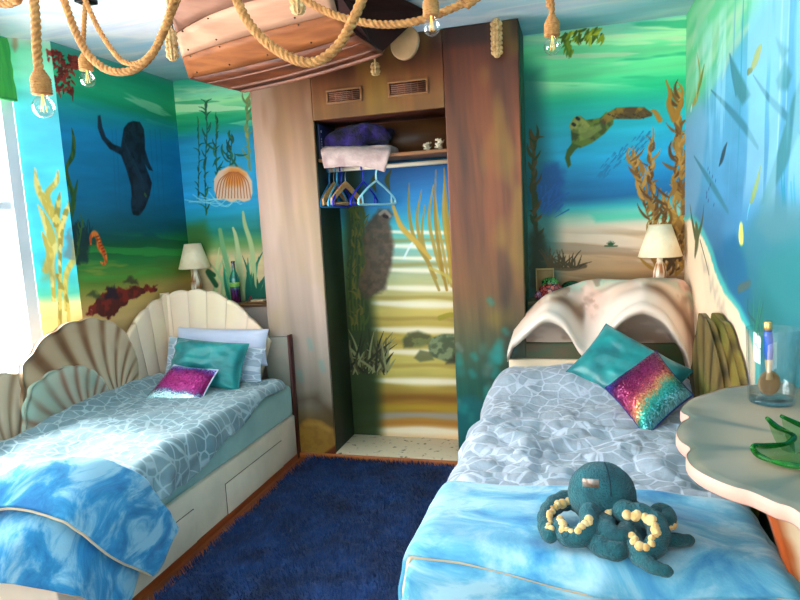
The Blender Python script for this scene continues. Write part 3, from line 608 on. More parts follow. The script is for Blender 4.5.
obj('side_board', box(-1.915, -1.895, WF+.010, YB-.003, 0, ZC-.004), BROWN, ward); obj('side_board', box(-.301, -.281, WF+.010, YB-.003, 0, ZC-.004), mat('dark_sea_green_paint', (10, 70, 45), (20, 60, 45), .5, 4), ward)
obj('soffit', box(-1.53, -.676, WF+.010, YB-.003, 2.122, 2.14), mat('dark_red_board', (70, 28, 16), (50, 20, 12), .5, 5), ward)
obj('back_board', box(-1.506, -.70, YB-.018, YB-.004, 1.915, 2.12), mat('umber_board', (98, 62, 30), (80, 48, 22), .5, 5, (1, 1, 5)), ward)
SPK = mat('speckled_cream_board', (218, 206, 176), (110, 98, 72), .5, 26, (1, 1, 1), .60, .70, detail=6)
bevel(obj('floor_board', box(-1.506, -.70, WF-.004, YB-.003, .005, .034), SPK, ward), .003)
bevel(obj('sill_strip', box(-1.90, -.50, WF-.035, WF-.011, 0, .03), BOARD, ward), .004)
bevel(obj('shelf', box(-1.506, -.70, 3.58, YB-.02, 1.878, 1.898), wood_mat('shelf_pine', (150, 98, 50), (120, 72, 34), (2, 12, 12)), ward), .002)
obj('shelf_batten', box(-1.506, -.70, YB-.045, YB-.02, 1.835, 1.878), mat('blue_batten', (40, 110, 150), (30, 90, 130), .5, 5), ward)
P_ = np.array([(-1.505, 3.725, 1.838), (-1.1, 3.725, 1.837), (-.701, 3.725, 1.838)]); obj('hanging_rail', tube(P_, .0135, 16), mat('cream_rail', (240, 225, 200), None, .35), ward)
for i, (x0, x1, z0, z1) in enumerate(((-1.412, -1.188, 2.205, 2.288), (-1.028, -.79, 2.207, 2.294))):
    vg = obj('vent_grille', join(box(x0, x1, WF-.020, WF-.008, z0, z0+.012), box(x0, x1, WF-.020, WF-.008, z1-.012, z1), box(x0, x0+.012, WF-.020, WF-.008, z0+.012, z1-.012), box(x1-.012, x1, WF-.020, WF-.008, z0+.012, z1-.012)), mat('vent_brown', (135, 88, 45), (120, 75, 36), .45, 8), ward); bevel(vg, .002)
    sl = []
    for j in range(5):
        z = z0+.017+j*(z1-z0-.03)/5; V, F = box(x0+.012, x1-.012, WF-.016, WF-.0115, z, z+.0075); V[:, 1] += (V[:, 2]-z)*.5; sl.append((V, F))
    for x in np.linspace(x0+.06, x1-.06, 4): sl.append(box(x-.002, x+.002, WF-.015, WF-.010, z0+.012, z1-.012))
    obj('louvres', join(*sl), mat('vent_louvre', (120, 70, 42), None, .5), vg); obj('vent_backing', box(x0+.01, x1-.01, WF-.0115, WF-.0092, z0+.01, z1-.01), mat('vent_dark', (28, 14, 10), None, .9), vg)
# ---------------- ledges behind the headboards
led = thing('ledge', (-2.3, 3.85, 0), 'grey boxed-in ledge with a brown top behind the left headboard', 'ledge')
bevel(obj('front_panel', box(XL+.004, -1.917, 3.73, YB-.004, 0, .968), mat('grey_pink_paint', (176, 158, 148), (160, 145, 135), .5, 3), led), .003)
bevel(obj('ledge_top', box(XL+.004, -1.917, 3.715, YB-.004, .97, .988), wood_mat('ledge_brown', (120, 80, 40), (95, 62, 30), (2, 10, 10)), led), .003)
obj('hook', tube(spline([(-1.945, 3.73, .93), (-1.945, 3.715, .928), (-1.945, 3.71, .915), (-1.945, 3.718, .905)], 5), .004, 8), mat('black_iron', (20, 18, 18), None, .4, metal=.8), led)
led2 = thing('ledge', (.17, 3.85, 0), 'teal boxed-in ledge behind the clam headboard on the right', 'ledge')
bevel(obj('front_panel', box(-.279, XR-.004, 3.73, YB-.004, 0, .958), mat('teal_ledge_paint', (40, 100, 100), (55, 90, 80), .5, 4), led2), .003)
bevel(obj('ledge_top', box(-.279, XR-.004, 3.715, YB-.004, .96, .978), mat('olive_ledge', (115, 110, 75), (80, 85, 60), .5, 6), led2), .003)
bp_ = thing('boxing_panel', (-1.83, 3.525, 0), 'low grey-green boxing panel between the left headboard and the wardrobe', 'panel')
o = obj('panel_face', box(-1.925, -1.762, 3.50, 3.538, 0, .803), mat('grey_green_panel', (105, 118, 105), (135, 125, 112), .5, 5), bp_); bevel(o, .003)
obj('edge_strip', box(-1.762, -1.748, 3.49, 3.538, 0, .815), mat('maroon_edge', (70, 25, 18), None, .5), bp_)
# ================================================================== FABRICS
def lattice(name, c1, c2, line, scale, lw=.045, bump=.3, rough=.75, attr='UVMap2'):
    M, N, L, P = nodes(name); P.inputs['Roughness'].default_value = rough; P.inputs['Sheen Weight'].default_value = .25
    a = N.new('ShaderNodeAttribute'); a.attribute_name = attr
    nz = N.new('ShaderNodeTexNoise'); nz.inputs['Scale'].default_value = 5; L.new(a.outputs['Vector'], nz.inputs[0])
    cr = N.new('ShaderNodeValToRGB'); cr.color_ramp.elements[0].position = .35; cr.color_ramp.elements[1].position = .65; cr.color_ramp.elements[0].color = rgb(*c1); cr.color_ramp.elements[1].color = rgb(*c2); L.new(nz.outputs['Fac'], cr.inputs[0])
    v = N.new('ShaderNodeTexVoronoi'); v.feature = 'DISTANCE_TO_EDGE'; v.inputs['Scale'].default_value = scale; v.inputs['Randomness'].default_value = .75; L.new(a.outputs['Vector'], v.inputs['Vector'])
    r = N.new('ShaderNodeMapRange'); r.inputs[1].default_value = lw*.7; r.inputs[2].default_value = lw*1.3; r.inputs[3].default_value = 1; r.inputs[4].default_value = 0; L.new(v.outputs['Distance'], r.inputs[0])
    mx = N.new('ShaderNodeMixRGB'); mx.inputs[2].default_value = rgb(*line); L.new(r.outputs[0], mx.inputs[0]); L.new(cr.outputs[0], mx.inputs[1]); L.new(mx.outputs[0], P.inputs['Base Color'])
    n2 = N.new('ShaderNodeTexNoise'); n2.inputs['Scale'].default_value = 22; n2.inputs['Detail'].default_value = 3; L.new(a.outputs['Vector'], n2.inputs[0])
    bp = N.new('ShaderNodeBump'); bp.inputs['Strength'].default_value = bump; bp.inputs['Distance'].default_value = .012; L.new(n2.outputs['Fac'], bp.inputs['Height']); L.new(bp.outputs[0], P.inputs['Normal'])
    return M
def tiedye(name, c1, c2, c3, scale=3.2):
    M, N, L, P = nodes(name); P.inputs['Roughness'].default_value = .8; P.inputs['Sheen Weight'].default_value = .45; P.inputs['Sheen Roughness'].default_value = .35
    a = N.new('ShaderNodeAttribute'); a.attribute_name = 'UVMap2'
    mp = N.new('ShaderNodeMapping'); mp.inputs['Scale'].default_value = (1, 1.6, 1); L.new(a.outputs['Vector'], mp.inputs[0])
    nz = N.new('ShaderNodeTexNoise'); nz.inputs['Scale'].default_value = scale; nz.inputs['Detail'].default_value = 7; nz.inputs['Roughness'].default_value = .62; nz.inputs['Distortion'].default_value = .7; L.new(mp.outputs[0], nz.inputs[0])
    cr = N.new('ShaderNodeValToRGB'); e = cr.color_ramp.elements; e[0].position = .34; e[0].color = rgb(*c1); e[1].position = .59; e[1].color = rgb(*c3); q = e.new(.48); q.color = rgb(*c2)
    L.new(nz.outputs['Fac'], cr.inputs[0]); L.new(cr.outputs[0], P.inputs['Base Color'])
    n2 = N.new('ShaderNodeTexNoise'); n2.inputs['Scale'].default_value = 170; L.new(a.outputs['Vector'], n2.inputs[0])
    bp = N.new('ShaderNodeBump'); bp.inputs['Strength'].default_value = .25; bp.inputs['Distance'].default_value = .004; L.new(n2.outputs['Fac'], bp.inputs['Height']); L.new(bp.outputs[0], P.inputs['Normal'])
    return M
DUVET_DIM = lattice('dim_pebble_print', (88, 122, 132), (112, 142, 150), (144, 170, 178), 16, .05, .6)  # left duvet: same print as the right, dimmer light put into its colour
DUVET_LIT = lattice('lit_pebble_print', (132, 146, 158), (154, 166, 178), (182, 192, 204), 13, .045, .8)  # right duvet: the same print with brighter light put into its colour
THROW = tiedye('blue_plush_tie_dye', (18, 104, 158), (44, 138, 186), (132, 182, 204), 5.5)
THROWR = tiedye('pale_blue_plush_tie_dye', (26, 120, 176), (92, 166, 196), (156, 198, 212), 4.2)
HEM = mat('cream_hem', (210, 190, 160), None, .7)
def over(s, r):
    """arc length past an edge -> (outward, downward)"""
    s = np.maximum(s, 0); q = r*PI/2; th = np.minimum(s, q)/r
    return r*np.sin(th), r*(1-np.cos(th))+np.maximum(s-q, 0)
def sheet(x0, x1, y0, y1, zt, left, right, front, bump, r=.05, n=120, m=150, back=None, flare=.06):
    """cloth laid over a bed: overhang lengths left/right are functions of y, front of x; bump(x,y) adds folds"""
    u = np.linspace(0, 1, n)[:, None]; v = np.linspace(0, 1, m)[None, :]
    y_top0 = y0; W = x1-x0; ymid = y0+(y1-y0)*v
    Lf, Rt = left(ymid), right(ymid)
    s = -Lf+(W+Lf+Rt)*u; FX = x0+np.clip(s, 0, W)
    Fr = front(FX); t = -Fr+(y1-y0+Fr)*v; FY = y0+np.maximum(t, 0)
    ol, dl = over(-s, r); orr, dr = over(s-W, r); of, df = over(-t, r)
    X = FX-ol+orr-flare*np.maximum(dl-.05, 0)+flare*np.maximum(dr-.05, 0); Y = FY-of-flare*np.maximum(df-.05, 0)
    D = np.maximum(np.maximum(dl, dr), df); b = bump(x0+s, y0+t)
    top = 1-sstep(0, .08, D); Z = zt-D+b*(.35+.65*top)
    side = (1-top)*b*1.6; X = X+np.where(dr > dl, side, -side*(dl > 0)); Y = Y-side*(df > 0)
    if back is not None: Y = Y+back(X)*sstep(y1-.5, y1, Y)
    V = np.stack([X, Y, Z], -1).reshape(-1, 3); uv = np.stack([(x0+s)+0*t, (y0+t)+0*s], -1).reshape(-1, 2)
    return V, gridF(n, m), {'uv': uv}
def patch(ctrl, ku=8, kv=8, bump=None):
    C_ = np.array(ctrl, float); R1 = np.array([spline(list(row), kv) for row in C_]); R2 = np.array([spline(list(R1[:, j]), ku) for j in range(R1.shape[1])]).transpose(1, 0, 2)
    n, m = R2.shape[:2]; V = R2.reshape(-1, 3); du = np.r_[0, np.cumsum(np.linalg.norm(np.diff(R2[:, m//2], axis=0), axis=1))]; dv = np.r_[0, np.cumsum(np.linalg.norm(np.diff(R2[n//2], axis=0), axis=1))]
    uv = np.stack(np.meshgrid(du, dv, indexing='ij'), -1).reshape(-1, 2)
    if bump is not None:
        Nn = np.cross(np.gradient(R2, axis=0), np.gradient(R2, axis=1)); Nn /= np.linalg.norm(Nn, axis=2)[..., None]+1e-9; Nn *= np.sign(Nn[..., 2:3]+.3)
        V = V+(Nn*bump(uv[:, 0], uv[:, 1]).reshape(n, m)[..., None]).reshape(-1, 3)
    return V, gridF(n, m), {'uv': uv}
def edge_of(g, n, m, which):
    V = np.asarray(g[0]).reshape(n, m, 3); return {'u0': V[0], 'u1': V[-1], 'v0': V[:, 0], 'v1': V[:, -1]}[which]
def cushion(TL, TR, BR, BL, th, n=34, wr=.010, seed=0, sag=.0, pinch=.06, face=None):
    """a stuffed cover between four seam corners"""
    TL, TR, BR, BL = (np.array(q, float) for q in (TL, TR, BR, BL)); t = np.linspace(0, 1, n)
    U, V = np.meshgrid(t, t, indexing='ij'); c = (TL+TR+BR+BL)/4
    # edges bow inwards between the corners
    bu, bv = 4*U*(1-U), 4*V*(1-V)
    u2 = U+(.5-U)*pinch*bv; v2 = V+(.5-V)*pinch*bu
    P = (BL*((1-u2)*(1-v2))[..., None]+BR*(u2*(1-v2))[..., None]+TR*(u2*v2)[..., None]+TL*((1-u2)*v2)[..., None])
    Nn = np.cross(TR-TL+BR-BL, TL-BL+TR-BR); Nn /= np.linalg.norm(Nn)
    if np.dot(Nn, CAM-c) < 0: Nn = -Nn
    h = th/2*(np.clip(1-(2*U-1)**4, 0, 1)*np.clip(1-(2*V-1)**4, 0, 1))**.55
    w = wr*(ridge(U*3.2+seed, V*3.2, seed+3, 3)-.6)*2*np.minimum(1, h/(th*.2))
    Fv = P+Nn*(h+w)[..., None]; Bv = P-Nn*(h*.8)[..., None]
    V_ = np.vstack([Fv.reshape(-1, 3), Bv.reshape(-1, 3)]); F = gridF(n, n); F2 = F[:, ::-1]+n*n
    uv = np.stack([U, V], -1).reshape(-1, 2); uv = np.vstack([uv, uv])
    per = np.array([P[i, 0] for i in range(n)]+[P[-1, j] for j in range(1, n)]+[P[i, -1] for i in range(n-2, -1, -1)]+[P[0, j] for j in range(n-2, 0, -1)])
    return (V_, np.vstack([F, F2]), {'uv': uv}), per
# ================================================================== LEFT BED
PEACH = mat('cream_painted_wood', (228, 212, 190), (208, 196, 176), .5, 5, bump=.08)
SHEET = mat('pale_aqua_sheet', (150, 190, 185), (130, 175, 172), .7, 5, sheen=.2)
BLx0, BLx1, BLy0, BLy1 = -2.66, -1.752, 1.58, 3.49
bed = thing('bed', (-2.2, 2.5, 0), 'cream single bed on the left with scallop-shell headboard and storage drawers', 'bed')
bevel(obj('bed_base', box(BLx0, BLx1, BLy0, 3.56, .03, .294), PEACH, bed), .006)
for y0, y1 in ((2.655, 3.285), (1.76, 2.372)):
    d = obj('drawer', box(BLx1-.004, BLx1+.006, y0, y1, .035, .197), PEACH, bed); bevel(d, .003)
obj('drawer_gap', join(*[b for y0, y1 in ((2.655, 3.285), (1.76, 2.372)) for b in (box(BLx1, BLx1+.0015, y0-.004, y1+.004, .197, .2005), box(BLx1, BLx1+.0015, y0-.004, y0, .035, .2), box(BLx1, BLx1+.0015, y1, y1+.004, .035, .2))]), mat('drawer_shadow_gap', (70, 55, 45), None, .8), bed)
o = obj('mattress', box(BLx0+.01, BLx1, BLy0+.01, BLy1, .294, .497), SHEET, bed); bevel(o, .03, 4)
SHELLM = vmat('painted_shell_board', rough=.5)
def fan(name, ca, cz, ang0, ang1, R, lobes, depth, plane, d, parent, cols, base=None, bulge=.02, na=110, nr=26, hook=0, inner=0.0, seed=0, thick=.025, tint=None):
    """scallop board: ribs radiate from (ca, cz); R(t) outer radius; returns a gently ribbed relief with a board behind"""
    t = np.linspace(0, 1, na)[:, None]; q = np.linspace(inner, 1, nr)[None, :]
    ang = np.radians(ang0+(ang1-ang0)*t)+hook*(1-q)*1.0
    sc = np.abs(np.sin(PI*lobes*t))
    rad = R(t)*(1-depth+depth*sc)*q
    a = ca+rad*np.cos(ang); z = cz+rad*np.sin(ang); rel = bulge*(.35+.65*sc)*np.sin(PI*np.clip(q, 0.02, .98))**.5
    c1, c2, c3 = (np.array(c)/255. for c in cols)
    nn = fbm(a*7, z*7, seed, 3)
    k = .25+.75*sstep(.05, .75, sc); C_ = c2*(1-k[..., None])+c1*k[..., None]
    w3 = (sstep(.45, .7, nn)*.6)[..., None]; C_ = C_*(1-w3)+c3*w3
    if tint is not None: w4 = (tint(t, q)*(.35+.65*(1-sstep(.2, 1, sc))))[..., None]; C_ = C_*(1-w4)+c2*.8*w4
    n_ = na*nr
    def P3(rel_): return {'y': np.stack([a, d-rel_+0*a, z], -1), 'x': np.stack([d+rel_+0*a, a, z], -1)}[plane].reshape(-1, 3)
    Vf = P3(rel); Vb = P3(-thick+0*a); F = gridF(na, nr); Fb = F[:, ::-1]+n_
    rim = [[i*nr+nr-1, (i+1)*nr+nr-1, n_+(i+1)*nr+nr-1, n_+i*nr+nr-1] for i in range(na-1)]
    e0 = [[j, j+1, n_+j+1, n_+j] for j in range(nr-1)]; e1 = [[(na-1)*nr+j+1, (na-1)*nr+j, n_+(na-1)*nr+j, n_+(na-1)*nr+j+1] for j in range(nr-1)]
    o = obj(name, (np.vstack([Vf, Vb]), np.vstack([F, Fb, np.array(rim+e0+e1)]), {'paint': np.vstack([lin(C_).reshape(-1, 3)]*2)}), SHELLM, parent)
    return o
CR = ((240, 222, 196), (185, 160, 130), (225, 200, 170))
# headboard: the fan wraps round the corner of the room
Lx, Ly = -2.655, 3.52
def headboard():
    na, nr = 150, 30; t = np.linspace(0, 1, na)[:, None]; q = np.linspace(0, 1, nr)[None, :]
    # top outline along the unfolded board: side part s<0 (left wall), main part s>0
    s0, s1 = -.47, .775; s = s0+(s1-s0)*t
    lob = 9; sc = np.abs(np.sin(PI*lob*np.clip((t)**.95, 0, 1)))
    ks = [-.47, -.42, -.33, -.18, 0, .2, .36, .5, .6, .68, .74, .775]; kz = [.70, .90, .985, 1.06, 1.10, 1.125, 1.118, 1.06, .985, .905, .83, .80]
    ztop = np.interp(s, ks, kz)-.022*(1-sc); zb = .30; cx = .10
    sb = cx+(s-cx)*.72; ss = sb+(s-sb)*q; z = zb+(ztop-zb)*q
    rel = .012*sc*sstep(0, .3, q)
    x = np.where(ss > 0, Lx+ss-.0, Lx+rel+.0*ss); y = np.where(ss > 0, Ly-rel, Ly+ss)
    x = np.where((ss > 0), x, x)
    c1, c2, c3 = (np.array(c)/255. for c in ((240, 218, 184), (190, 160, 128), (232, 206, 184)))
    k = sstep(.0, .3, sc)+0*q; C_ = c2*(1-k[..., None])+c1*k[..., None]; w3 = (.6*sstep(.4, .7, fbm(ss*6, z*6, 4, 3)))[..., None]; C_ = C_*(1-w3)+c3*w3
    V = np.stack([x, y, z+0*x], -1).reshape(-1, 3)
    return V, gridF(na, nr), {'paint': lin(C_).reshape(-1, 3)}
o = obj('headboard', headboard(), SHELLM, bed); solid(o, .03, -1)
P_ = np.array([(-1.88, 3.55, .80), (-1.93, 3.555, .90), (-2.02, 3.56, 1.0)])
# side guard boards along the left wall
def Rf(a, b, c): return lambda t: np.interp(t, [0, .5, 1], [a, b, c])
TAN = ((214, 192, 160), (120, 74, 40), (200, 176, 142)); GRN = ((186, 190, 168), (150, 104, 80), (150, 184, 166)); SND = ((205, 182, 152), (150, 116, 84), (190, 165, 140))
fan('side_shell', 2.95, .50, 25, 186, lambda t: np.interp(t, [0, .08, .255, .373, .53, .65, .76, .84, 1], [.17, .23, .37, .48, .59, .68, .74, .69, .58]), 11, .025, 'x', -2.603, bed, TAN, bulge=.009, hook=.34, seed=2, tint=lambda t, q: sstep(.25, .75, t)*sstep(.25, .9, q)*.75)
fan('side_shell', 2.70, .45, 20, 184, lambda t: np.interp(t, [0, .21, .51, .72, .81, 1], [.15, .23, .386, .49, .47, .40]), 12, .025, 'x', -2.578, bed, GRN, bulge=.009, hook=.34, seed=5, tint=lambda t, q: sstep(.3, .6, q)*sstep(1, .8, q)*.45)
fan('side_shell', 2.26, .40, 30, 182, lambda t: np.interp(t, [0, .2, .34, .5, .8, 1], [.22, .36, .46, .50, .52, .45]), 11, .025, 'x', -2.632, bed, SND, bulge=.009, hook=.34, seed=7, tint=lambda t, q: sstep(.2, .9, q)*.25)
# duvet
hemy = np.array([1.5, 2.085, 2.305, 2.56, 2.736, 2.919, 3.2, 3.4]); hemz = np.array([.335, .35, .362, .41, .45, .482, .50, .51])
def bumpL(x, y):
    return .020*(fbm(x*3.2, y*3.2, 21, 3)-.5)*2+.016*(ridge(x*2.6+y*1.7, y*3.1-x*1.2, 23, 3)-.65)*2+.035*np.exp(-((x+2.55)/.10)**2)*sstep(1.8, 2.8, y)+.009*(ridge(x*8+y*3, y*8-x*2, 27, 3)-.6)*2
g = sheet(-2.56, -1.765, 1.72, 3.28, .545, lambda y: .10+0*y, lambda y: .025+sstep(1.88, 2.02, y)*(np.maximum(.520-np.interp(y, hemy, hemz), .005)+.012*np.sin(y*14)), lambda x: .02+0*x, bumpL, r=.03, back=lambda x: .05*np.sin(x*6))
dv = obj('duvet', g, DUVET_DIM, loc=(-2.2, 2.4, .5)); tag(dv, 'grey-blue pebble-print duvet spread over the left bed by the window', 'duvet'); solid(dv, .022)
# pillows
PILW = mat('white_lavender_cotton', (206, 212, 232), (190, 200, 224), .75, 5, bump=.15, bscale=18)
def pillow(name, px, ys, th, M, label, cat, group=None, seed=0, wr=.01, pipe=None):
    pts = [at(x, y, y=yy) for (x, y), yy in zip(px, ys)]; g, per = cushion(*pts, th, seed=seed, wr=wr)
    V = g[0]; lo = V.min(0); c = (V.min(0)+V.max(0))/2
    t = thing(name, (c[0], c[1], lo[2]), label, cat, group); o = obj('cover', g, M, t)
    if pipe is not None: obj('seam_piping', tube(np.vstack([per, per[:2]]), pipe[1], 8, False), pipe[0], t)
    return t, pts
pillow('pillow', [(178, 327), (269, 329), (268, 366), (172, 368)], [3.46, 3.46, 3.40, 3.40], .13, PILW, 'plain pale lavender pillow propped against the scallop headboard', 'pillow', seed=1)
pillow('pillow', [(169, 336), (266, 348), (262, 384), (160, 388)], [3.37, 3.37, 3.27, 3.27], .13, DUVET_LIT if False else lattice('pillow_pebble_print', (150, 168, 186), (165, 182, 198), (205, 215, 226), 8, .04), 'grey-blue patterned pillow behind the teal cushion on the left bed', 'pillow', seed=4, wr=.014)
TEAL = mat('teal_velvet', (0, 104, 110), (8, 142, 140), .42, 9, sheen=.2, bump=.4, bscale=12)
tl, ptl = pillow('cushion', [(178, 338), (249, 344), (238, 394), (164, 382)], [3.24, 3.24, 3.10, 3.10], .13, TEAL, 'crumpled teal velvet cushion leaning on the pillows of the left bed', 'cushion', seed=9, wr=.022, pipe=(TEAL, .004))
def sequin(name, stops, axis, seed=0):
    M, N, L, P = nodes(name); P.inputs['Roughness'].default_value = .28; P.inputs['Metallic'].default_value = .55
    a = N.new('ShaderNodeAttribute'); a.attribute_name = 'UVMap2'
    v = N.new('ShaderNodeTexVoronoi'); v.inputs['Scale'].default_value = 55; L.new(a.outputs['Vector'], v.inputs['Vector'])
    sp = N.new('ShaderNodeSeparateXYZ'); L.new(a.outputs['Vector'], sp.inputs[0]); sc = N.new('ShaderNodeSeparateXYZ'); L.new(v.outputs['Color'], sc.inputs[0])
    d = N.new('ShaderNodeVectorMath'); d.operation = 'DOT_PRODUCT'; d.inputs[1].default_value = (axis[0], axis[1], 0); L.new(a.outputs['Vector'], d.inputs[0])
    j = N.new('ShaderNodeMath'); j.operation = 'MULTIPLY_ADD'; j.inputs[1].default_value = .12; j.inputs[2].default_value = axis[2]-.06; L.new(sc.outputs[0], j.inputs[0])
    nz = N.new('ShaderNodeTexNoise'); nz.inputs['Scale'].default_value = 4; L.new(a.outputs['Vector'], nz.inputs[0])
    j2 = N.new('ShaderNodeMath'); j2.operation = 'MULTIPLY_ADD'; j2.inputs[1].default_value = .16; j2.inputs[2].default_value = -.08; L.new(nz.outputs['Fac'], j2.inputs[0])
    s1 = N.new('ShaderNodeMath'); L.new(d.outputs['Value'], s1.inputs[0]); L.new(j.outputs[0], s1.inputs[1]); s2 = N.new('ShaderNodeMath'); L.new(s1.outputs[0], s2.inputs[0]); L.new(j2.outputs[0], s2.inputs[1])
    cr = N.new('ShaderNodeValToRGB'); e = cr.color_ramp.elements
    e[0].position = stops[0][0]; e[0].color = rgb(*stops[0][1]); e[1].position = stops[-1][0]; e[1].color = rgb(*stops[-1][1])
    for p_, c in stops[1:-1]: q = e.new(p_); q.color = rgb(*c)
    L.new(s2.outputs[0], cr.inputs[0])
    hs = N.new('ShaderNodeMapRange'); hs.inputs[3].default_value = .55; hs.inputs[4].default_value = 1.5; L.new(sc.outputs[1], hs.inputs[0])
    ml = N.new('ShaderNodeMixRGB'); ml.blend_type = 'MULTIPLY'; ml.inputs[0].default_value = 1; L.new(cr.outputs[0], ml.inputs[1]); L.new(hs.outputs[0], ml.inputs[2]); L.new(ml.outputs[0], P.inputs['Base Color'])
    # every sequin lies at its own tilt
    nm = N.new('ShaderNodeNewGeometry'); sb = N.new('ShaderNodeVectorMath'); sb.operation = 'SUBTRACT'; sb.inputs[1].default_value = (.5, .5, .5); L.new(v.outputs['Color'], sb.inputs[0])
    sl = N.new('ShaderNodeVectorMath'); sl.operation = 'SCALE'; sl.inputs['Scale'].default_value = .7; L.new(sb.outputs[0], sl.inputs[0])
    ad = N.new('ShaderNodeVectorMath'); L.new(nm.outputs['Normal'], ad.inputs[0]); L.new(sl.outputs[0], ad.inputs[1]); no = N.new('ShaderNodeVectorMath'); no.operation = 'NORMALIZE'; L.new(ad.outputs[0], no.inputs[0]); L.new(no.outputs[0], P.inputs['Normal'])
    return M
SEQL = sequin('magenta_turquoise_sequins', [(0, (150, 225, 230)), (.2, (200, 235, 238)), (.28, (60, 110, 150)), (.33, (140, 30, 110)), (.6, (150, 25, 105)), (.84, (120, 25, 100)), (.9, (70, 60, 170)), (.95, (170, 160, 225))], (0, 1, 0))
SEQR = sequin('rainbow_sequins', [(0, (120, 190, 205)), (.12, (25, 130, 125)), (.24, (60, 165, 140)), (.32, (215, 150, 90)), (.42, (190, 80, 95)), (.55, (140, 35, 85)), (.82, (105, 25, 80)), (.92, (50, 35, 130)), (1, (60, 60, 170))], (-.14, .95, .06))
NVP = mat('navy_piping', (35, 40, 110), None, .5)
sl_, ps = pillow('sequin_cushion', [(174, 365), (218, 370), (198, 410), (142, 404)], [3.04, 3.04, 2.86, 2.86], .10, SEQL, 'small magenta and turquoise sequin cushion on the left bed', 'cushion', seed=12, wr=.004, pipe=(mat('silver_piping', (200, 210, 225), None, .4), .004))
# throw: a folded plush blanket over the foot of the bed
def thb(u, v): return .012*(fbm(u*7, v*5, 61, 3)-.5)*2+.030*(ridge(u*2.2+v*.8, v*5.5+u*1.2, 63, 3)-.62)
tw = thing('throw_blanket', (-1.95, 1.75, .3), 'bright blue plush throw folded over the foot of the left bed', 'blanket')
up_ = [[(-2.62, 1.53, .58), (-2.3, 1.55, .59), (-2.05, 1.67, .605), (-1.88, 1.84, .612), (-1.735, 1.98, .52), (-1.700, 2.06, .39), (-1.690, 2.13, .235)],
       [(-2.62, 1.49, .60), (-2.3, 1.51, .615), (-2.05, 1.61, .64), (-1.87, 1.75, .635), (-1.735, 1.86, .53), (-1.690, 1.96, .38), (-1.675, 2.07, .205)],
       [(-2.62, 1.46, .58), (-2.3, 1.48, .595), (-2.05, 1.55, .62), (-1.86, 1.66, .62), (-1.73, 1.74, .52), (-1.675, 1.86, .36), (-1.665, 2.00, .165)],
       [(-2.62, 1.44, .53), (-2.3, 1.45, .54), (-2.05, 1.49, .555), (-1.86, 1.57, .56), (-1.715, 1.64, .47), (-1.675, 1.76, .315), (-1.675, 1.94, .14)]]
up_ = [[(x+(.012 if x > -1.8 else 0), y, z+(.022 if x < -1.7 else .0)) for x, y, z in row] for row in up_]
gu = patch(up_, 14, 14, thb); ou = obj('folded_layer', gu, THROW, tw); solid(ou, .016)
nu, nv = 14*3+1, 14*6+1; obj('hem', tube(resample(edge_of(gu, nu, nv, 'u1'), .01)[0], .006, 8), HEM, tw)
lo_ = [[(-2.62, 1.60, .545), (-2.3, 1.60, .545), (-2.0, 1.60, .545), (-1.82, 1.64, .54), (-1.745, 1.74, .50), (-1.725, 1.88, .38), (-1.71, 2.02, .28)],
       [(-2.62, 1.51, .51), (-2.3, 1.51, .51), (-2.0, 1.52, .51), (-1.83, 1.545, .50), (-1.735, 1.65, .44), (-1.705, 1.79, .30), (-1.70, 1.93, .19)],
       [(-2.62, 1.495, .42), (-2.3, 1.495, .43), (-2.0, 1.50, .43), (-1.83, 1.52, .42), (-1.72, 1.62, .33), (-1.70, 1.76, .20), (-1.695, 1.88, .12)],
       [(-2.62, 1.485, .35), (-2.3, 1.485, .36), (-2.0, 1.49, .365), (-1.84, 1.51, .35), (-1.715, 1.60, .265), (-1.695, 1.73, .135), (-1.69, 1.84, .075)]]
gl = patch(lo_, 14, 14, thb); ol = obj('hanging_layer', gl, THROW, tw); solid(ol, .016); obj('hem', tube(resample(edge_of(gl, nu, nv, 'u1'), .01)[0], .006, 8), HEM, tw)
# ================================================================== RIGHT BED
BRx0, BRx1 = -.43, .47
bed2 = thing('bed', (.02, 2.5, 0), 'cream single bed on the right with giant-clam headboard', 'bed')
bevel(obj('bed_base', box(BRx0, BRx1, 1.54, 3.50, .03, .294), PEACH, bed2), .006)
o = obj('mattress', box(BRx0+.005, BRx1-.005, 1.55, 3.49, .294, .50), SHEET, bed2); bevel(o, .03, 4)
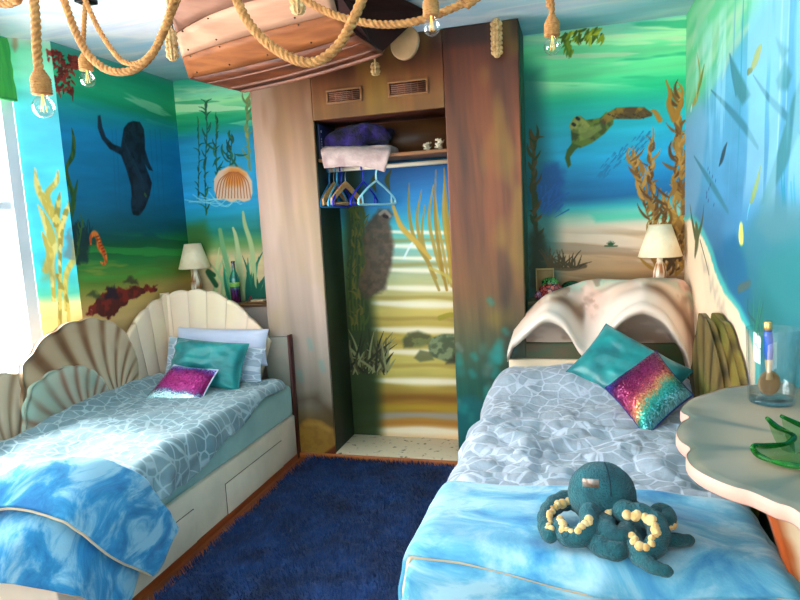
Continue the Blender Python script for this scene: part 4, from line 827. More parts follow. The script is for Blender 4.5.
# clam headboard: rippled shell sweeping forward to a wavy rolled lip, hollow underneath
def clam():
    na, nr = 140, 60; u = np.linspace(0, 1, na)[:, None]; q = np.linspace(0, 1, nr)[None, :]
    X = -.375+.985*u
    wave = np.interp(u, [0, .03, .10, .22, .33, .41, .50, .60, .72, .84, .95, 1], [-.30, -.30, .0, .75, .35, -.95, -.55, .55, 1.0, .55, -.9, -1.1])
    wave = np.convolve(np.r_[[wave[0, 0]]*10, wave[:, 0], [wave[-1, 0]]*10], np.hanning(23)[1:-1]/np.hanning(23)[1:-1].sum(), 'valid')[:, None]
    ztop = np.interp(u, [0, .03, .07, .13, .20, .30, .42, .5, .58, .68, .80, .92, .97, 1], [.74, .82, .88, .945, 1.0, 1.055, 1.10, 1.112, 1.105, 1.09, 1.105, 1.105, 1.09, 1.04])
    zlip = .845+.145*wave+np.interp(u, [0, .1, 1], [-.03, .0, 0.005]); zlip = np.where(u > .93, zlip-(u-.93)*2.2, zlip)
    zlip = np.minimum(zlip, ztop-.03)
    # profile: q 0..0.55 outer shell from the back edge to the lip, 0.55..0.68 rolled lip, 0.68..1 hollow underside
    a = np.clip(q/.55, 0, 1); b = np.clip((q-.55)/.13, 0, 1); c = np.clip((q-.68)/.32, 0, 1)
    yl = 3.44-.02*wave; yt = 3.69; zl = zlip+.034
    Y = yt+(yl-yt)*a**1.1; Zc = ztop+(zl-ztop)*(a**1.6)+.030*np.sin(PI*a)
    Zc = Zc+.040*wave*np.sin(PI*a)*a
    th = PI*b; Y = np.where(q > .55, yl-.040*np.sin(th), Y); Zc = np.where(q > .55, zlip+.034*np.cos(th), Zc)
    zin = np.minimum(zlip-.06, .735); Y = np.where(q > .68, yl+.035+.10*np.sin(PI*.5*np.minimum(c*1.6, 1))-.035*(1-c)**4, Y); Zc = np.where(q > .68, zlip-.034+(zin-zlip+.034)*c**1.3, Zc)
    w = X+0*q; cc = np.zeros(w.shape+(3,))
    pale = np.array([232, 212, 194])/255; pink = np.array([225, 172, 150])/255; br = np.array([122, 84, 62])/255; gr = np.array([178, 208, 180])/255; grey = np.array([176, 160, 148])/255
    def lay(m, c_): cc[:] = cc*(1-m[..., None])+c_*m[..., None]
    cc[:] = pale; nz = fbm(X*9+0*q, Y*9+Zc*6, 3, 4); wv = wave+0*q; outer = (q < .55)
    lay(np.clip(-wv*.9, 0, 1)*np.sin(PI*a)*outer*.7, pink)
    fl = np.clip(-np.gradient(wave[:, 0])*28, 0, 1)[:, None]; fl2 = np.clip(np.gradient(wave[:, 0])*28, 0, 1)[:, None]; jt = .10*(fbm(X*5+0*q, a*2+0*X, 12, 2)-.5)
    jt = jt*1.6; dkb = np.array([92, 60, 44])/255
    lay(np.exp(-((a+jt-.68)/.13)**2)*outer*fl*.85, br); lay(np.exp(-((a+jt-.70)/.05)**2)*outer*fl*.6, dkb); lay(np.exp(-((a+jt-.30)/.10)**2)*outer*fl*.45, br)  # brown ripple paint, with dark shading of the curves put in
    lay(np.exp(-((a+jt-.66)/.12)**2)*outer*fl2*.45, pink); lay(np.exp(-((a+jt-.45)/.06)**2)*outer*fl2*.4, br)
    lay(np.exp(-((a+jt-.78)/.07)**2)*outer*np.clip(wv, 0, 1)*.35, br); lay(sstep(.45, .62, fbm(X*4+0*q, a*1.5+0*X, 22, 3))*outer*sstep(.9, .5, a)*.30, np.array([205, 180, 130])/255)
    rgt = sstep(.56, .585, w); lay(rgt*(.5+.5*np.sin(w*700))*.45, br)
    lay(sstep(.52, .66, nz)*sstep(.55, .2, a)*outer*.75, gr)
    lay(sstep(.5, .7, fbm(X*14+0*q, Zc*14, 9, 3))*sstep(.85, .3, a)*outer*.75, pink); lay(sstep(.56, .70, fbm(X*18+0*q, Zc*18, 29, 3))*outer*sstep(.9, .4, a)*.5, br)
    inn = sstep(.66, .74, q); lay(inn*.75, grey); lay(inn*sstep(.2, .8, c)*.55, br); lay(inn*sstep(.55, .7, fbm(X*8+0*q, Zc*12, 19, 3))*.5, pale)  # shading of the hollow put into the colour, browner downwards
    V = np.stack([w, Y+0*w, Zc+0*w], -1).reshape(-1, 3)
    return V, gridF(na, nr), {'paint': lin(cc).reshape(-1, 3)}
hb = thing('headboard', (.12, 3.6, .0), 'sculpted giant-clam headboard with a wavy cream lip behind the right bed', 'headboard')
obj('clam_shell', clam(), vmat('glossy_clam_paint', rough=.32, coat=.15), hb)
bevel(obj('backing_board', box(-.375, .600, 3.545, 3.712, 0, .765), mat('green_brown_backing', (50, 70, 30), (85, 60, 25), .5, 6, (1, 1, 3)), hb), .006)
bevel(obj('foot_panel', box(-.378, .05, 3.515, 3.544, 0, .675), mat('cream_end_panel', (240, 215, 180), None, .5), hb), .004)
# shell guard boards beside the right wall
gd = thing('side_shell_boards', (.57, 2.9, .4), 'pair of olive and brown shell-shaped guard boards between the clam headboard and right wall', 'bed guard')
OLV = ((168, 140, 85), (82, 62, 28), (125, 125, 55)); OLV2 = ((150, 130, 60), (90, 70, 25), (130, 105, 50))
OLV = ((112, 92, 48), (48, 36, 15), (78, 84, 28)); OLV2 = ((120, 104, 42), (62, 46, 16), (84, 92, 30))
def slab(name, cy, cz, R, a0, a1, x, cols, seed):
    return fan(name, cy, cz, a0, a1, R, 9, .02, 'x', x, gd, cols, bulge=-.016, hook=.1, seed=seed, thick=-.022)
slab('shell_board', 2.86, .35, lambda t: np.interp(t, [0, .16, .30, .39, .48, .60, .73, 1], [.42, .50, .60, .69, .66, .60, .55, .46]), 10, 172, .545, OLV, 3)
slab('shell_board', 2.73, .35, lambda t: np.interp(t, [0, .16, .30, .37, .48, .60, .70, 1], [.42, .52, .63, .715, .67, .60, .56, .46]), 10, 176, .578, OLV2, 6)
# duvet
def bumpR(x, y):
    return .022*(ridge(x*3.4+y*.9, y*3.4-x*.8, 31, 3)-.62)*2+.020*(ridge(x*7.5, y*7, 35, 3)-.6)*sstep(3.2, 2.6, y)*2+.010*(fbm(x*5, y*5, 37, 2)-.5)+.085*sstep(3.0, 3.25, y)*sstep(-.5, -.33, x)
g = sheet(-.385, .455, 1.66, 3.43, .550, lambda y: .24+.02*np.sin(y*9), lambda y: .15+.02*np.sin(y*8), lambda x: .02+0*x, bumpR, r=.05, n=190, m=330, flare=.07)
dv = obj('duvet', g, DUVET_LIT, loc=(0, 2.5, .5)); tag(dv, 'silver-blue crinkled pebble-print duvet on the right bed by the clam headboard', 'duvet'); solid(dv, .02)
def bumpT(x, y): return .014*(fbm(x*4, y*5, 71, 3)-.5)*2+.022*(ridge(x*1.9+y*2.3, y*3-x*.8, 73, 3)-.62)*2*sstep(-.35, .1, x)
tr = thing('throw_blanket', (0, 1.8, .3), 'pale blue plush throw under the octopus across the foot of the right bed', 'blanket')
g = sheet(-.405, .44, 1.60, 1.985, .590, lambda y: .26+0*y, lambda y: .30+0*y, lambda x: .075+.02*np.sin(x*7+1), bumpT, r=.055, n=150, m=110, flare=.10, back=lambda x: .012*np.sin(x*9))
o = obj('folded_layer', g, THROWR, tr); solid(o, .018); obj('hem', tube(resample(edge_of(g, 150, 110, 'v0'), .01)[0], .007, 8), HEM, tr)
g = sheet(-.40, .43, 1.595, 1.90, .566, lambda y: .28+0*y, lambda y: .30+0*y, lambda x: .26+.03*np.sin(x*8), lambda x, y: .012*(fbm(x*5, y*5, 75, 2)-.5), r=.05, n=90, m=80, flare=.12)
o = obj('hanging_layer', g, THROWR, tr); solid(o, .018)
# cushions
c_l, c_t, c_r = at(566, 372, y=3.26), at(606, 324, y=3.42), at(693, 371, y=3.16); c_b = c_l+c_r-c_t
g, per = cushion(c_t, c_r, c_b, c_l, .14, seed=15, wr=.014); c = (g[0].min(0)+g[0].max(0))/2
t = thing('cushion', (c[0], c[1], g[0][:, 2].min()), 'smooth teal velvet cushion leaning on the clam headboard of the right bed', 'cushion'); obj('cover', g, TEAL, t); obj('seam_piping', tube(np.vstack([per, per[:2]]), .004, 8, False), TEAL, t)
c_l, c_t, c_r, c_b = at(605, 388, y=2.95), at(656, 351, y=3.07), at(693, 395, y=2.84), at(646, 438, y=2.68)
g, per = cushion(c_l, c_t, c_r, c_b, .12, seed=18, wr=.004); c = (g[0].min(0)+g[0].max(0))/2
t = thing('sequin_cushion', (c[0], c[1], g[0][:, 2].min()), 'rainbow sequin cushion with purple, gold and green bands on the right bed', 'cushion'); obj('cover', g, SEQR, t); obj('seam_piping', tube(np.vstack([per, per[:2]]), .004, 8, False), NVP, t)
# ================================================================== BOAT HULL HANGING FROM THE PAINTED SKY
boat = thing('rowing_boat', (-1.35, 2.9, 2.2), 'underside of a wooden rowing boat hung under the ceiling, its planks facing down', 'boat')
def lerp(a, b, t): return np.array(a)*(1-t)+np.array(b)*t
# near-side seam lines, bow end (left) and stern end (right); top plank edge runs into the ceiling
seams = [(at(168, -2, z=2.535), at(322, -42, z=2.535)), (at(177, 33, z=2.44), at(330, -14, z=2.46)), (at(183, 57, z=2.37), at(338, 13, z=2.40)), (at(190, 78, z=2.30), at(356, 35, z=2.32)), (at(240, 90, z=2.235), at(382, 52, z=2.26))]
def seamline(i, n=26):
    a, b = seams[i]; t = np.linspace(0, 1, n)[:, None]; P = a*(1-t)+b*t
    k = (b-a); nrm = np.array([k[1], -k[0], 0]); nrm /= np.linalg.norm(nrm)      # bows outwards, towards the near side
    amt = [.10, .085, .06, .03, 0][i]; sag = [0, .0, .012, .022, .012][i]
    return P+nrm*(amt*np.sin(PI*t))-np.array([0, 0, 1])*sag*np.sin(PI*t)
keel = seamline(4); kd = keel[-1]-keel[0]; kd[2] = 0; kd /= np.linalg.norm(kd); kn = np.array([kd[1], -kd[0], 0])
def mirror(P):
    d = ((P-keel) @ kn)[:, None]*kn; Q = P-2*d; Q[:, 1] = np.minimum(Q[:, 1], WF-.03-.0*Q[:, 1]); return Q
PL = [mat('boat_plank_pale_tan', (138, 94, 74), (165, 118, 96), .6, 3, (1, 6, 6), spec=.25), mat('boat_plank_peach', (182, 132, 104), (204, 154, 124), .6, 3, (1, 6, 6), spec=.25), mat('boat_plank_brown', (122, 66, 30), (150, 88, 44), .6, 4, (1, 6, 6), spec=.25), mat('boat_plank_amber', (108, 52, 20), (60, 26, 10), .55, 4, (1, 7, 7), .3, .65, spec=.3)]
def strake(P, Q, M, name='plank'):
    k = 5; V = np.concatenate([lerp(P, Q, s) for s in np.linspace(0, 1, k)]); n = len(P); o = obj(name, (V, gridF(k, n)), M, boat, smooth=False); solid(fix_normals(o), .014, 0); return o
S_ = [seamline(i) for i in range(5)]
for i in range(4):
    lap = np.array([0, 0, .008]); out = kn*(.004)
    strake(S_[i]+0*lap, S_[i+1]+out*.8+(lap*.4 if i < 3 else 0), PL[i])
for i in range(4): strake(mirror(S_[i]), mirror(S_[i+1]), PL[i])
# two slim strips on the amber bottom plank and the keel bar
for f, r in ((.35, .006), (.78, .008)): obj('rubbing_strip', tube(lerp(S_[3], S_[4], f)+kn*.010-np.array([0, 0, .008]), np.r_[.001, np.full(24, r), .001], 8), mat('boat_strip', (112, 60, 32), (84, 42, 20), .6, 6), boat)
kl = keel-np.array([0, 0, .008]); obj('keel', tube(kl, np.r_[.003, np.full(24, .011), .006], 8), mat('keel_tan', (122, 68, 40), (96, 50, 28), .6, 6), boat)
sec = [s[-1] for s in S_]; msec = [mirror(s)[-1] for s in S_]
ring = sec+msec[::-1][1:]; V = np.array(ring+[r-kd*.025 for r in ring]); n = len(ring)
tm = obj('transom', (V, [list(range(n)), list(range(2*n-1, n-1, -1))]+[[i, n+i, n+(i+1) % n, (i+1) % n] for i in range(n)]), mat('transom_maroon', (46, 14, 10), (30, 10, 8), .7, 5, spec=.2), boat, smooth=False)
sb = [s[0] for s in S_]; mb = [mirror(s)[0] for s in S_]; ring = sb+mb[::-1][1:]
V = np.array(ring+[keel[0]+np.array([-.06, -.02, .14])]); obj('bow', (V, [[i, (i+1) % len(ring), len(ring)] for i in range(len(ring))]), PL[3], boat, smooth=False)
nails = []
for i, s in ((1, .12), (2, .12), (2, .85), (1, .85)):
    for t in (2, 8, 14, 20): p = lerp(S_[i], S_[i+1], s)[t]+kn*.014; nails.append(ellipsoid(p, (.005, .004, .005), 8, 6))
for g in nails: obj('nail', g, mat('dark_nail', (60, 35, 22), None, .4, metal=.6), boat)
# round tan rudder blade behind the transom
rc = at(405, 43, y=3.08); prof_ = [(rc[0]+.073*math.cos(a)*(1+.06*math.sin(2*a)), rc[2]-.0+.082*math.sin(a)) for a in np.linspace(0, 2*PI, 28, endpoint=False)]
rb = obj('rudder_blade', prism(prof_, rc[1]-.012, rc[1]+.012, 'y'), mat('rudder_tan', (190, 150, 105), (140, 105, 68), .4, 5), boat, smooth=False); bevel(rb, .008, 3)
obj('rudder_post', tube(np.array([rc+[0, 0, .07], rc+[-.01, 0, .2], (rc[0]-.02, rc[1]-.03, ZC-.004)]), .018, 10), mat('rudder_tan', (0, 0, 0)), boat)
# chain at the bow
a, b = at(170, 20, y=2.60), at(176, 50, y=2.66); cpts = [lerp(a, b, t) for t in np.linspace(0, 1, 8)]
RUST = mat('rusty_chain', (95, 62, 40), (60, 40, 28), .55, 20, metal=.5)
ch = thing('mooring_chain', a+np.array([0, 0, .1]), 'short rusty chain hanging at the left end of the boat', 'chain')
top = np.array([a[0], a[1], ZC-.003]); full = [top+(a-top)*t for t in np.linspace(0, 1, 6)]+cpts[1:]
for i in range(len(full)-1):
    p = (full[i]+full[i+1])/2; t_ = np.linspace(0, 2*PI, 17); d = (full[i+1]-full[i]); L_ = np.linalg.norm(d); d = d/L_; e = np.cross(d, [0, 1., 0]) if i % 2 else np.cross(d, [1., 0, 0]); e /= np.linalg.norm(e)
    P = p+np.outer(np.cos(t_), d)*L_*.62+np.outer(np.sin(t_), e)*.010; obj('link', tube(P, .0035, 8, False), RUST, ch)
# ================================================================== ROPES, FENDERS, PENDANT BULBS
ROPE = mat('manila_rope', (150, 98, 48), (196, 140, 76), .85, 60, lo=.3, hi=.7, bump=.5, bscale=180)
def ceilp(p): return (p[0], p[1], ZC-.004)
def pxrope(L, y, **k): return [at(px, py, y=y) for px, py in L]
def swag(L, y, r, label, ends=True, M=ROPE):
    P = pxrope(L, y)
    def run(p, q):      # carry the rope on up to the ceiling along its own direction
        d = p-q; d /= np.linalg.norm(d)
        if d[2] < .45: d = np.array([d[0], d[1], 0]); d = d/np.linalg.norm(d)*.86+np.array([0, 0, .5])
        return p+d*((ZC-.004-p[2])/d[2])
    if ends: P = [run(P[0], P[1])]+P+[run(P[-1], P[-2])]
    g = rope(P, r); o = obj('rope', g, M); tag(o, label, 'rope', 'ropes looped under the ceiling'); return o
swag([(60, -14), (64, 0), (75, 30), (88, 54), (104, 68), (120, 72), (137, 68), (152, 54), (165, 28), (174, 0), (178, -14)], 1.75, .0125, 'thick tan rope hanging in a deep loop left of the boat')
swag([(229, -18), (237, 0), (247, 20), (262, 38), (280, 52), (299, 61), (314, 62), (327, 56), (341, 42), (352, 22), (361, 2), (366, -14)], 1.62, .0135, 'thick tan rope looped in front of the boat planks')
swag([(296, -12), (306, 0), (325, 11), (348, 19), (375, 24), (400, 24), (425, 19), (448, 10), (470, 0), (490, -12)], 1.85, .0115, 'thinner rope sagging past the boat stern towards the right')
swag([(88, 6), (97, 26), (110, 47), (124, 62), (140, 62), (155, 48), (168, 24), (178, 0), (182, -8)], 2.30, .011, 'pale rope looping from the black ceiling hook to the boat bow')
swag([(-26, -12), (-10, 0), (6, 4), (18, -1), (27, -14)], 1.45, .011, 'short end of rope at the top left corner above the window', True)
hk = at(86, 1, y=2.42); hook = thing('ceiling_hook', (hk[0], hk[1], ZC-.1), 'black iron ceiling hook holding the pale ropes on the left', 'hook')
IRON = mat('black_iron', (20, 18, 18))
bevel(obj('plate', box(hk[0]-.035, hk[0]+.035, hk[1]-.035, hk[1]+.035, ZC-.022, ZC-.001), IRON, hook), .004)
obj('hook_bend', tube(spline([(hk[0], hk[1], ZC-.02), (hk[0], hk[1], hk[2]+.02), (hk[0]+.02, hk[1], hk[2]), (hk[0]+.03, hk[1], hk[2]+.03)], 6), .008, 10), IRON, hook)
BULB = glass('bulb_glass', (252, 250, 246), .35, .06, .10); GOLD = mat('gold_filament', (245, 190, 90), None, .3, emit=1.3); BRASS = mat('brass_cap', (170, 120, 60), None, .35, metal=.8)
def pendant(px, pt, pc, pb, y, label, r=.0125, drop=None):
    """px: column of the bulb; pt: cord row at the frame top; pc: top of the rope-wound holder; pb: bottom of the bulb"""
    a = at(px, pb, y=y); c = at(px, pc, y=y); t0 = at(*pt, y=y)
    H = c[2]-a[2]; x, yy = a[0], a[1]
    th = thing('pendant_bulb', (x, yy, a[2]), label, 'pendant light', 'rope pendant bulbs')
    P = [np.array((x, yy, c[2]-.02)), np.array((x, yy, c[2]+.05)), np.array((t0[0], yy, t0[2])), np.array((t0[0], yy, ZC-.003))] if drop is None else [np.array((x, yy, c[2]-.02))]+drop
    if P[2][2] > P[3][2]-.03: P = P[:2]+[P[3]]
    obj('rope_cord', rope(P, r), ROPE, th)
    hb, bb = H*.50, H*.52       # holder height, bulb height
    z0 = a[2]; R = bb*.42
    prof = [(.004, 0), (R*.45, R*.08), (R*.8, R*.36), (R*.98, R*.75), (R, R*1.05), (R*.93, R*1.4), (R*.7, R*1.75), (R*.48, R*2.0), (R*.40, bb*1.02)]
    # rope wound round the lamp holder
    rr = H*.19; w = []
    for i in range(9): zz = c[2]-H*.02-hb*(i+.5)/9; w.append((max(.004, rr*min(1, .55+i*.16))*1.0, zz+hb/18)); w.append((max(.004, rr*min(1, .55+i*.16))*1.10, zz)); w.append((max(.004, rr*min(1, .55+i*.16))*1.0, zz-hb/18))
    w = [(.004, c[2])]+w+[(.004, c[2]-H*.02-hb)]
    hd = obj('rope_holder', lathe([(q[0], q[1]) for q in w][::-1], (x, yy, 0), 24), ROPE, th)
    bo = obj('bulb', lathe([(q[0], q[1]+z0) for q in prof], (x, yy, 0), 28), BULB, th)
    obj('brass_cap', lathe([(R*.42, z0+bb*.93), (R*.44, z0+bb), (R*.44, z0+bb*1.06)], (x, yy, 0), 20), BRASS, bo)
    zz = z0+R*.55; fl = []
    for k in range(5):
        a_ = k*2*PI/5; fl.append(tube(np.array([(x+R*.10*math.cos(a_), yy+R*.1*math.sin(a_), z0+bb*.8), (x+R*.30*math.cos(a_), yy+R*.3*math.sin(a_), zz)]), R*.022, 6))
    obj('filament', join(*fl, lathe([(R*.07, z0+bb*.72), (R*.10, z0+bb*.82), (R*.16, z0+bb*.96)], (x, yy, 0), 10)), GOLD, bo)
pendant(45, (34, 0), 68, 118, 1.45, 'bare bulb on a straight thick rope, nearest the left window')
pendant(88.5, (86, 4), 52, 87, 2.42, 'bare bulb on a pale rope below the black ceiling hook', .0105)
pendant(432, (431, -30), -6, 36, 1.55, 'bare bulb at the top centre in front of the wardrobe')
pendant(552.5, (549, 0), 15, 55, 2.35, 'bare bulb on a pale rope beside the turtle mural, rightmost of the bulbs', .0105)
WEAVE = mat('woven_cream_rope', (214, 180, 126), (176, 134, 82), .85, 40)
def fender(px, y0, y1, wpx, y, label, top_attach=True):
    a, b = at(px, y0, y=y), at(px, y1, y=y); R = wpx/FPX*np.linalg.norm(a-CAM)/2; H = a[2]-b[2]
    th = thing('rope_fender', (a[0], a[1], b[2]), label, 'rope fender', 'woven rope fenders')
    n, m = 64, max(24, int(H/.003)); T, Q = np.meshgrid(np.linspace(0, 2*PI, n, endpoint=False), np.linspace(0, 1, m)); z = b[2]+H*Q
    k = np.clip(4*Q*(1-Q)*2.2, .02, 1)**.5
    k2 = 2*PI*H/.03
    rr = R*k*(.80+.22*np.tanh(3*np.sin(4*T+Q*k2*.6)*np.sin(4*T-Q*k2*.6)))
    V = np.stack([a[0]+rr*np.cos(T), a[1]+rr*np.sin(T), z], -1).reshape(-1, 3); obj('woven_body', (V, gridF(m, n, True)), WEAVE, th)
    if top_attach and a[2] < ZC-.01: obj('hanging_cord', tube(np.array([(a[0], a[1], a[2]-.01), (a[0], a[1], (a[2]+ZC)/2), (a[0], a[1], ZC-.003)]), .006, 8), WEAVE, th)
fender(496, 18, 58, 11, 3.47, 'long woven cream rope fender hanging against the top right of the wardrobe')
fender(375, 62, 76, 9, 3.42, 'small woven rope fender below the boat keel, in front of the wardrobe vents')
fender(297, -6, 15, 14, 2.33, 'short woven rope fender hanging against the boat planks at the frame top')
fender(170, 28, 62, 11, 2.52, 'woven cream rope fender beside the chain at the left end of the boat')
# ================================================================== INSIDE THE WARDROBE
def lumpy(x0, x1, y0, y1, z0, z1, amp, seed, f=12, n=60, pw=.35):
    """soft folded bundle with rounded ends"""
    g = ellipsoid((0, 0, 0), (1, 1, 1), n, n//2); V = g[0]; s = np.sign(V)*np.abs(V)**pw
    c = np.array([(x0+x1)/2, (y0+y1)/2, (z0+z1)/2]); h = np.array([x1-x0, y1-y0, z1-z0])/2
    P = c+s*h; d = amp*(fbm(P[:, 0]*f+P[:, 1]*5, P[:, 2]*f*1.5+P[:, 1]*f, seed, 4)-.5)*2; P = P+V*d[:, None]
    P[:, 2] = np.maximum(P[:, 2], z0); return P, g[1]
LV = 1.899
bk = thing('folded_blanket', (-1.27, 3.72, LV), 'folded cream-white blanket on the left of the wardrobe shelf', 'blanket')
WOOL = mat('cream_fleece', (206, 180, 172), (176, 146, 140), .9, 14, sheen=.3, bump=.35, bscale=70)
P0 = [[at(322, 148, y=3.70), at(345, 147, y=3.70), at(368, 148, y=3.70), at(388, 149, y=3.70)], [at(321, 151, y=3.60), at(345, 150, y=3.595), at(368, 151, y=3.595), at(391, 151, y=3.60)], [at(323, 159, y=3.566), at(345, 160, y=3.56), at(368, 159, y=3.56), at(389, 158, y=3.565)], [at(325, 168, y=3.575), at(345, 166, y=3.57), at(366, 167, y=3.565), at(385, 172, y=3.57)]]
obj('folded_stack', lumpy(-1.488, -1.06, 3.63, 3.86, LV, LV+.062, .006, 5), WOOL, bk)
o = obj('hanging_fold', patch(P0, 8, 10, lambda u, v: .006*(fbm(u*20, v*16, 8, 3)-.5)*2), WOOL, bk); solid(o, .014)
o = obj('towel', lumpy(-1.47, -1.07, 3.63, 3.85, LV+.064, LV+.175, .075, 9, 6.5, pw=.7), mat('dark_violet_towel', (36, 18, 96), (10, 6, 30), .95, 16, sheen=.05, bump=.8, bscale=60)); tag(o, 'crumpled dark violet towel lying on the cream blanket in the wardrobe', 'towel')
nb = thing('upright_box', (-1.494, 3.66, LV), 'narrow navy box with white marks standing at the left end of the wardrobe shelf', 'box')
bevel(obj('box_body', box(-1.5035, -1.4895, 3.585, 3.83, LV, LV+.205), mat('navy_card', (18, 28, 70), (14, 20, 52), .5, 5), nb), .002)
WK = mat('white_print', (225, 228, 235), None, .6)
q = [lathe([(.0005, 0), (.008, 0), (.008, .0008)], (-1.4893, 3.61, LV+.165), 14, (1, 0, 0))]
obj('printed_emblem', q[0], WK, nb); obj('printed_line', join(*[box(-1.4896, -1.4886, 3.606, 3.614, LV+.02+i*.016, LV+.030+i*.016) for i in range(7)]), WK, nb)
IV = mat('ivory_coral', (238, 226, 200), (205, 185, 150), .6, 30)
for px, py, s, lab in ((428, 148, .026, 'ivory frilly coral lump on the wardrobe shelf, left of the two'), (440.5, 146, .030, 'taller ivory frilly coral at the right end of the wardrobe shelf')):
    c = at(px, py, y=3.66); rr = random.Random(int(px)); c = np.array([c[0], 3.66, LV]); t = thing('coral_ornament', c, lab, 'ornament', 'corals on the wardrobe shelf')
    for i in range(6):
        p = c+np.array([rr.uniform(-.6, .6)*s, rr.uniform(-.6, .6)*s, s*(.4+.32*i*.9*s/.03)]); n_, m_2 = 20, 8
        tt, qq = np.meshgrid(np.linspace(0, 2*PI, n_, endpoint=False), np.linspace(.05, 1, m_2)); ra = s*.62*qq*(1+.18*np.sin(5*tt+i)); zz = .3*s*qq**2*(1+.6*np.sin(6*tt+i))
        V = np.stack([p[0]+ra*np.cos(tt), p[1]+ra*np.sin(tt), np.maximum(p[2]+zz, LV+.001)], -1).reshape(-1, 3); o = obj('petal', (V, gridF(m_2, n_, True)), IV, t); solid(o, .002, 0)
    obj('stem', lathe([(s*.5, LV), (s*.45, LV+s*.3), (s*.2, LV+s*1.3)], (c[0], c[1], 0), 12), IV, t)
# hangers on the rail
RZ, RYY = 1.838, 3.725
def hanger(px, M, label, wood=False, hw=.165, yaw=0, H=.165, wire=.005):
    x = at(px, 175, y=RYY)[0]; t = thing('clothes_hanger', (x, RYY, RZ-.02), label, 'clothes hanger', 'clothes hangers on the wardrobe rail')
    t.rotation_euler = (0, 0, yaw); t.scale = (1.15, 1, 1.25); OFF[t.name] = np.array([0, 0, 0.])          # parts are modelled about the hook
    hkp = [(0, .014*math.sin(a)+.0, .020+.0225*0+.0+.0185*math.cos(a)) for a in np.linspace(-.5*PI-.9, .75*PI, 14)]
    hkp = [(0, .0185*math.sin(a), .0185+.0185*math.cos(a)) for a in np.linspace(-2.2, 2.6, 16)]
    hk_ = [(0, p[1], p[2]) for p in hkp]+[(0, 0, -.02), (0, 0, -.055)]
    z0 = -.055
    if wood:
        obj('hook', tube(spline(hk_, 3), .0022, 8), mat('hanger_steel', (180, 180, 185), None, .3, metal=.9), t)
        out = spline([(-hw, z0-.085), (-hw*.6, z0-.048), (0, z0-.005), (hw*.6, z0-.048), (hw, z0-.085)], 6)[:, :2] if False else np.array([(a, z0-.004-.085*(abs(a)/hw)**1.15) for a in np.linspace(-hw, hw, 21)])
        up = [(a, b+.016) for a, b in out]; lo = [(a, b-.016) for a, b in out[::-1]]
        o = obj('shoulder_bar', prism(up+lo, -.007, .007, 'x'), M, t, smooth=False); bevel(o, .004)
        obj('trouser_bar', tube(np.array([(0, -hw*.93, z0-.098), (0, 0, z0-.10), (0, hw*.93, z0-.098)]), .0065, 10), M, t)
        for ya, yb in ((-hw*.97, -hw*.90), (hw*.90, hw*.97)): obj('bar_drop', box(-.006, .006, ya, yb, z0-.107, z0-.07), M, t)
    else:
        obj('hook', tube(spline(hk_, 3), wire, 10), M, t)
        R_ = [(0, 0, z0+.004), (0, -hw*.5, z0-.035), (0, -hw*.96, z0-.082), (0, -hw, z0-.100), (0, -hw*.93, z0-.112), (0, 0, z0-.114), (0, hw*.93, z0-.112), (0, hw, z0-.100), (0, hw*.96, z0-.082), (0, hw*.5, z0-.035), (0, 0, z0+.004)]
        obj('frame', tube(spline(R_, 5), wire, 10), M, t)
        for sg in (-1, 1): obj('strap_bar', tube(np.array([(0, sg*hw*.80, z0-.069), (0, sg*hw*.78, z0-.113)]), wire*.8, 8), M, t)
    return t
PALEB = mat('pale_blue_plastic', (95, 185, 225), None, .3); SKY = mat('sky_blue_plastic', (40, 140, 205), None, .3); COB = mat('cobalt_plastic', (22, 40, 190), None, .3); CYN = mat('icy_cyan_plastic', (165, 228, 240), None, .25); BEECH = mat('beech_wood', (218, 168, 98), (195, 142, 78), .4, 8, (1, 8, 8))
hanger(329, SKY, 'sky-blue plastic hanger at the far left end of the wardrobe rail'); hanger(333.5, BEECH, 'wooden hanger second from the left on the wardrobe rail', True, yaw=-.1)
hanger(336.5, PALEB, 'pale blue plastic hanger between the two wooden hangers'); hanger(345, BEECH, 'wooden hanger beside the gap in the row, right of the two wooden ones', True, yaw=-.25)
hanger(341, COB, 'dark blue plastic hanger just left of the right-hand wooden hanger'); hanger(363, COB, 'cobalt-blue plastic hanger behind the icy cyan one', yaw=-.2); hanger(376, CYN, 'icy cyan plastic hanger at the right end of the row', yaw=-.45, wire=.006)
